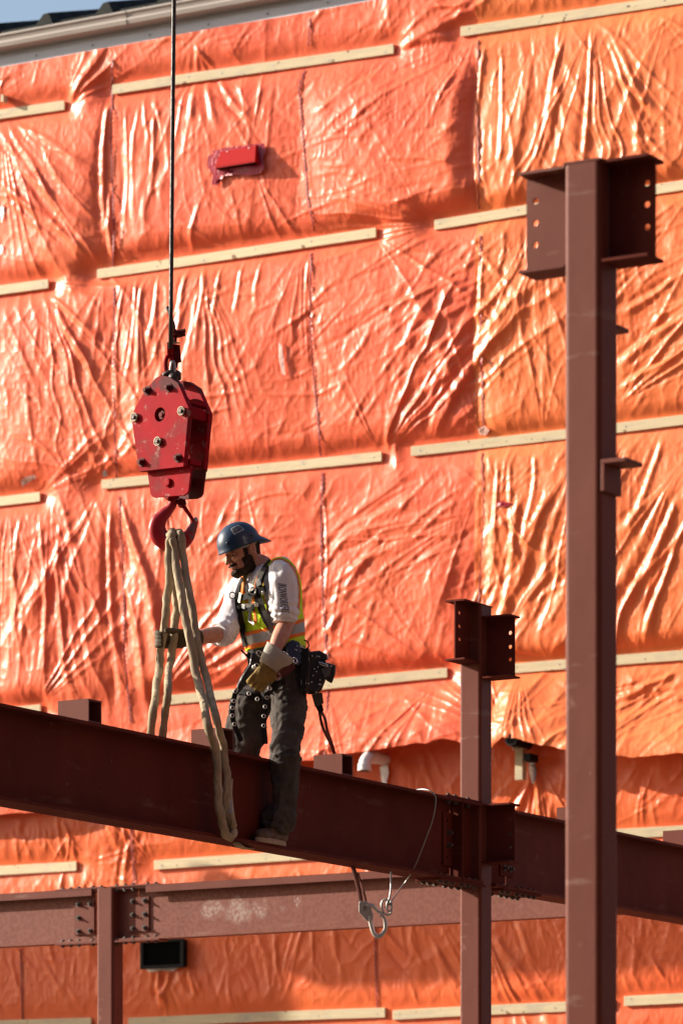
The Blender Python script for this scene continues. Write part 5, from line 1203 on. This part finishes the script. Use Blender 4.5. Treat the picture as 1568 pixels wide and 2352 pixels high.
# IRONWORKERS down the near sleeve
tc_ = bpy.data.curves.new('lettering', 'FONT'); tc_.body = 'IRONWORKERS'; tc_.size = 1.0; tc_.space_character = 1.08; tc_.resolution_u = 2; tc_.offset = .018
to = bpy.data.objects.new('lettering', tc_); C.objects.link(to)
dg = bpy.context.evaluated_depsgraph_get(); tm = bpy.data.meshes.new_from_object(to.evaluated_get(dg), depsgraph=dg)
bmm = bmesh.new(); bmm.from_mesh(tm); bmesh.ops.triangulate(bmm, faces=bmm.faces[:]); bmesh.ops.subdivide_edges(bmm, edges=[e for e in bmm.edges if e.calc_length() > .25], cuts=2)
bmesh.ops.triangulate(bmm, faces=bmm.faces[:])
xs_ = [v.co.x for v in bmm.verts]; x0_, x1_ = min(xs_), max(xs_)
tv_ = []
for v in bmm.verts:
    t = (v.co.x-x0_)/(x1_-x0_); hgt = v.co.y/.72
    px = 638.5+3.5*t+19*hgt+5*t*t; py = 1340+66*t+(2.5*hgt)
    q, nn = hit(bv_sh, px, py, WD, .0016); tv_.append(q)
tf = [tuple(v.index for v in f.verts) for f in bmm.faces]; bmm.free(); bpy.data.objects.remove(to)
obj('sleeve_lettering', (tv_, tf), M_print, sh)

# belt, tool bag and hanging straps
bel = obj('belt', (lambda r: (sum([[p for p in x] for x in r], []), [(i*32+k, i*32+(k+1) % 32, ((i+1) % 4)*32+(k+1) % 32, ((i+1) % 4)*32+k) for i in range(4) for k in range(32)]))(
    [sring(at(637, y, WD+.06), a, b, n=32) for y, a, b in ((1522, .172, .135), (1496, .176, .138), (1496, .168, .130), (1522, .164, .127))]), M_blk, Pp, smooth=False)
def blob(name, vfs, m, par, voxel=.006, it=4, nz=.004, label=None):
    A, B = fuse(vfs, voxel, it); A = A+vnormals(A, B)*((n3(A*28)-.5)*nz)[:, None]; return obj(name, (A, B), m, par, smooth=True, label=label)
def slab(pts, D, th, co=z8):
    v = [at(*co(x, y), D-th/2) for x, y in pts]+[at(*co(x, y), D+th/2) for x, y in pts]; n_ = len(pts)
    return v, [tuple(range(n_)), tuple(range(2*n_-1, n_-1, -1))]+[(i, n_+i, n_+(i+1) % n_, (i+1) % n_) for i in range(n_)]
DP = WD-.02
tb = blob('tool_bag', [slab([(1000,470),(1110,400),(1200,450),(1310,500),(1340,620),(1310,800),(1260,930),(1180,990),(1080,985),(1000,900),(985,700)], DP, .14), slab([(990,380),(1080,340),(1110,420),(1090,900),(1040,960),(990,900)], DP-.03, .13)], M_leather, Pp, label='black riveted leather tool bag')
obj('bag_pocket', slab([(1100,470),(1320,530),(1300,830),(1180,960),(1060,900),(1070,600)], DP-.08, .02), M_leather, tb, bevel=.006)
obj('bag_flap', slab([(1095,400),(1230,385),(1340,440),(1345,520),(1220,505),(1100,490)], DP-.07, .05), M_leather, tb, bevel=.008)
blob('tool_pouch', [slab([(1245,540),(1370,560),(1455,590),(1450,700),(1400,840),(1330,800),(1260,730)], DP-.04, .10)], M_leather, Pp, nz=.002)
obj('tape_measure', slab([(1250,640),(1340,590),(1390,620),(1370,740),(1300,760)], DP-.10, .02), M_gryweb, Pp, bevel=.006)
obj('tape_clip', slab([(1225,545),(1250,542),(1345,575),(1350,612),(1260,590),(1230,570)], DP-.115, .010), M_metal, Pp, bevel=.003)
obj('hip_bag', slab([(760,300),(860,240),(960,270),(975,420),(960,600),(880,560),(800,450)], DP-.10, .06), M_navy, Pp, bevel=.01)
obj('bag_strap', slab([(985,370),(1075,350),(1065,520),(1040,900),(985,960),(975,700)], DP-.115, .012), M_blk, Pp, bevel=.003)
RV = bpy.data.meshes.new('rivet'); v, f = ellipsoid((0, 0, 0), (.0042, .003, .0042), nu=10, nv=6); RV.from_pydata([tuple(p) for p in v], [], f); RV.materials.append(M_metal)
for x, y in ((1208,612),(1160,636),(1190,675),(1143,728),(1040,800),(1046,832),(1086,838),(1125,816),(1240,788),(1222,848),(1243,848),(1130,460),(1196,465),(1228,470),(1225,550),(1186,958),(1390,600)):
    inst('rivet', RV, Matrix.Translation(at(*z8(x, y), DP-(.094 if x < 1330 else .13))), tb)
for x, y in ((925,325),(900,372),(920,380)): inst('rivet', RV, Matrix.Translation(at(*z8(x, y), DP-.132)), tb)
# small hardware along the belt
for x, y, R_ in ((765,440,.016), (850,510,.014), (890,520,.018), (385,600,.016), (410,430,.018)):
    obj('ring', torus(at(*z8(x, y), WD-.20), (.3, -1, .2), R_, .003, 18, 6, .7), M_metal if x > 700 else M_boltc, Pp, smooth=True)
obj('tool_cord', tube(spline([at(*z8(x, y), WD-.12) for x, y in ((1020,240),(1070,270),(1085,330),(1050,360))], 5), .0035, 6), M_blk, Pp, smooth=True)
obj('tool_cord', tube(spline([at(*z8(x, y), WD-.14) for x, y in ((160,380),(200,420),(250,480),(262,590),(215,660),(205,720),(270,750))], 5), .005, 8), M_blk, Pp, smooth=True)
blob('front_pouch', [slab([(150,760),(230,640),(280,560),(300,420),(430,410),(420,560),(360,700),(250,830),(170,930),(110,960),(95,880)], WD-.13, .05)], M_leather, Pp, nz=.008)
blob('knee_strap_bundle', [slab([(540,860),(600,800),(700,790),(690,860),(640,940),(560,960)], WD-.17, .04)], M_blk, Pp, nz=.006)
obj('button', ellipsoid(at(*z8(335, 610), WD-.18), (.011, .009, .011)), M_white, Pp, smooth=True)
strap('harness_strap', [z8(x, y) for x, y in ((240,430),(330,500),(400,440))], .03, M_blk, bv_t, Pp, .02)
strap('leather_flap', [z8(x, y) for x, y in ((650,760),(740,700),(860,620))], .042, mat('red_leather', (.12, .022, .014), .7), bv_t, Pp, .03)
Zq = lambda L_: [z8(*p) for p in L_]
def leg_strap(pts, wd, D, rings):
    s_, P, N_ = strap('leg_strap', Zq(pts), wd, M_gryweb if False else M_blk, bv_t, Pp, .010, .005, 6, D, True)
    for x, y in rings:
        c = at(*z8(x, y), D-.004); obj('grommet', torus(c, (0, -1, 0), .0088, .0023, 16, 6), M_grom, s_, smooth=True)
leg_strap([(150,900),(85,960),(55,1090),(38,1200),(45,1300),(75,1420),(125,1540),(160,1630)], .0265, WD-.125, [(80,945),(60,1076),(40,1170),(40,1276),(68,1394)])
leg_strap([(530,960),(505,1050),(485,1170),(470,1300),(468,1420),(480,1540),(487,1665)], .030, WD-.18, [(512,1030),(488,1154),(470,1284),(468,1413)])
for x, y in ((552,903),(382,1050),(268,975)): obj('grommet', torus(at(*z8(x, y), WD-.205), (0, -1, 0), .0090, .0025, 16, 6), M_grom, Pp, smooth=True)
strap('harness_strap', Zq([(110,960),(200,960),(300,1010),(400,1040),(500,1010)]), .034, M_blk, bv_t, Pp, .012)
strap('harness_strap', Zq([(560,960),(640,880),(760,800)]), .034, M_blk, bv_t, Pp, .014)
# shock pack and lanyard straps down to the beam
obj('shock_pack', slab([(1120,980),(1270,960),(1290,1110),(1170,1165)], WD+.06, .035), M_gryweb, Pp, bevel=.005)
obj('pack_joint', slab([(1175,1150),(1270,1120),(1290,1210),(1230,1265)], WD+.06, .02), M_blk, Pp, bevel=.004)
for pts in ([(1230,1210),(1262,1400),(1330,1560),(1400,1700),(1480,1990)], [(1250,1210),(1310,1330),(1335,1480),(1400,1660),(1490,1985)]):
    strap('lanyard_strap', Zq(pts), .016, M_web, bv_t, Pp, .01, .003, 6, (WD+.06, 23.82), True)

# gloves
def glove(name, palm, pr, ax, fingers, thumb, m, parts=(), nz=.006, label=None):
    vfs = [ellipsoid(palm, pr, ax)]+[limb(p, r, 4) for p, r in fingers]+[limb(*thumb, 4)]+list(parts)
    return blob(name, vfs, m, Pp, .0045, 3, nz, label)
DG = WD-.24
a1 = (at(590, 1580, DG)-at(638, 1506, DG)).normalized(); a2 = Vector((.25, -.95, .1)); a2 = (a2-a1*a2.dot(a1)).normalized(); a3 = a1.cross(a2)     # along, back of the hand, across
W0 = at(628, 1512, DG); K0 = W0+a1*.135
fg = []
for i, (o_, ln_) in enumerate(((-.040, .9), (-.0135, 1.0), (.0135, .97), (.039, .82))):
    b_ = K0+a3*o_+a2*-.004; p1 = b_+a1*(.026*ln_)-a2*.008; p2 = p1+(a1*.55-a2*.8).normalized()*(.030*ln_); p3 = p2+(a1*-.35-a2*.9).normalized()*(.022*ln_)
    fg.append(([W0+a1*.09+a3*o_*.8, b_, p1, p2, p3], [.0165, .0145, .0135, .013, .011]))
sgn = 1 if a3.x > 0 else -1
th_ = ([W0+a1*.045+a3*sgn*.030, W0+a1*.085+a3*sgn*.050-a2*.016, W0+a1*.120+a3*sgn*.047-a2*.030, W0+a1*.140+a3*sgn*.036-a2*.038], [.021, .019, .017, .013])
glove('glove', W0+a1*.085, (.070, .026, .046), (a1, a2, a3), fg, th_, M_glove, [tube([W0-a1*.0, W0+a1*.06], [(.034, .050), (.030, .046)], 16, up=tuple(a2))], .008, 'ochre leather work glove with pale canvas cuff')
cz = at(637, 1506, DG); 
cfv = tube([W0+a1*.055, W0+a1*.01, cz-a1*.012, cz-a1*.030], [(.036, .054), (.044, .066), (.050, .084), (.050, .086)], 28, up=tuple(a2), caps=False)
cuf = obj('glove_cuff', cfv, M_cuff, Pp, smooth=True); md = cuf.modifiers.new('s', 'SOLIDIFY'); md.thickness = .004
DR = DB+.015
b1 = Vector((-1, -.15, 0)).normalized(); b2 = Vector((0, 0, 1)); b3 = b1.cross(b2)
K1 = at(398, 1468, DR+.045); fg = []
for i, o_ in enumerate((.036, .012, -.012, -.034)):
    k0 = K1+b2*o_; fg.append(([k0+Vector((.05, 0, 0)), k0, at(374, 1468, DR+.035)+b2*o_, at(360, 1468, DR-.0)+b2*o_*.95, at(362, 1469, DR-.045)+b2*o_*.9, at(374, 1470, DR-.065)+b2*o_*.85], [.018, .0165, .0155, .0145, .0135, .011]))
thr_ = ([K1+Vector((.055, -.02, .03)), at(402, 1452, DR-.01), at(388, 1448, DR-.05), at(378, 1450, DR-.062)], [.020, .018, .016, .013])
glove('glove', at(415, 1469, DR+.035), (.055, .026, .046), (b1, b3, b2), fg, thr_, M_glove2, [limb([at(440, 1467, WD-.28), at(425, 1468, DR+.03)], [.038, .038])], .006, 'dark olive work glove gripping the sling')
cu2 = obj('glove_cuff', tube([at(452, 1466, WD-.25), at(440, 1467, WD-.28), at(425, 1469, DR+.03)], [(.050, .050), (.046, .046), (.040, .040)], 24, caps=False), M_glove2, Pp, smooth=True); md = cu2.modifiers.new('s', 'SOLIDIFY'); md.thickness = .004
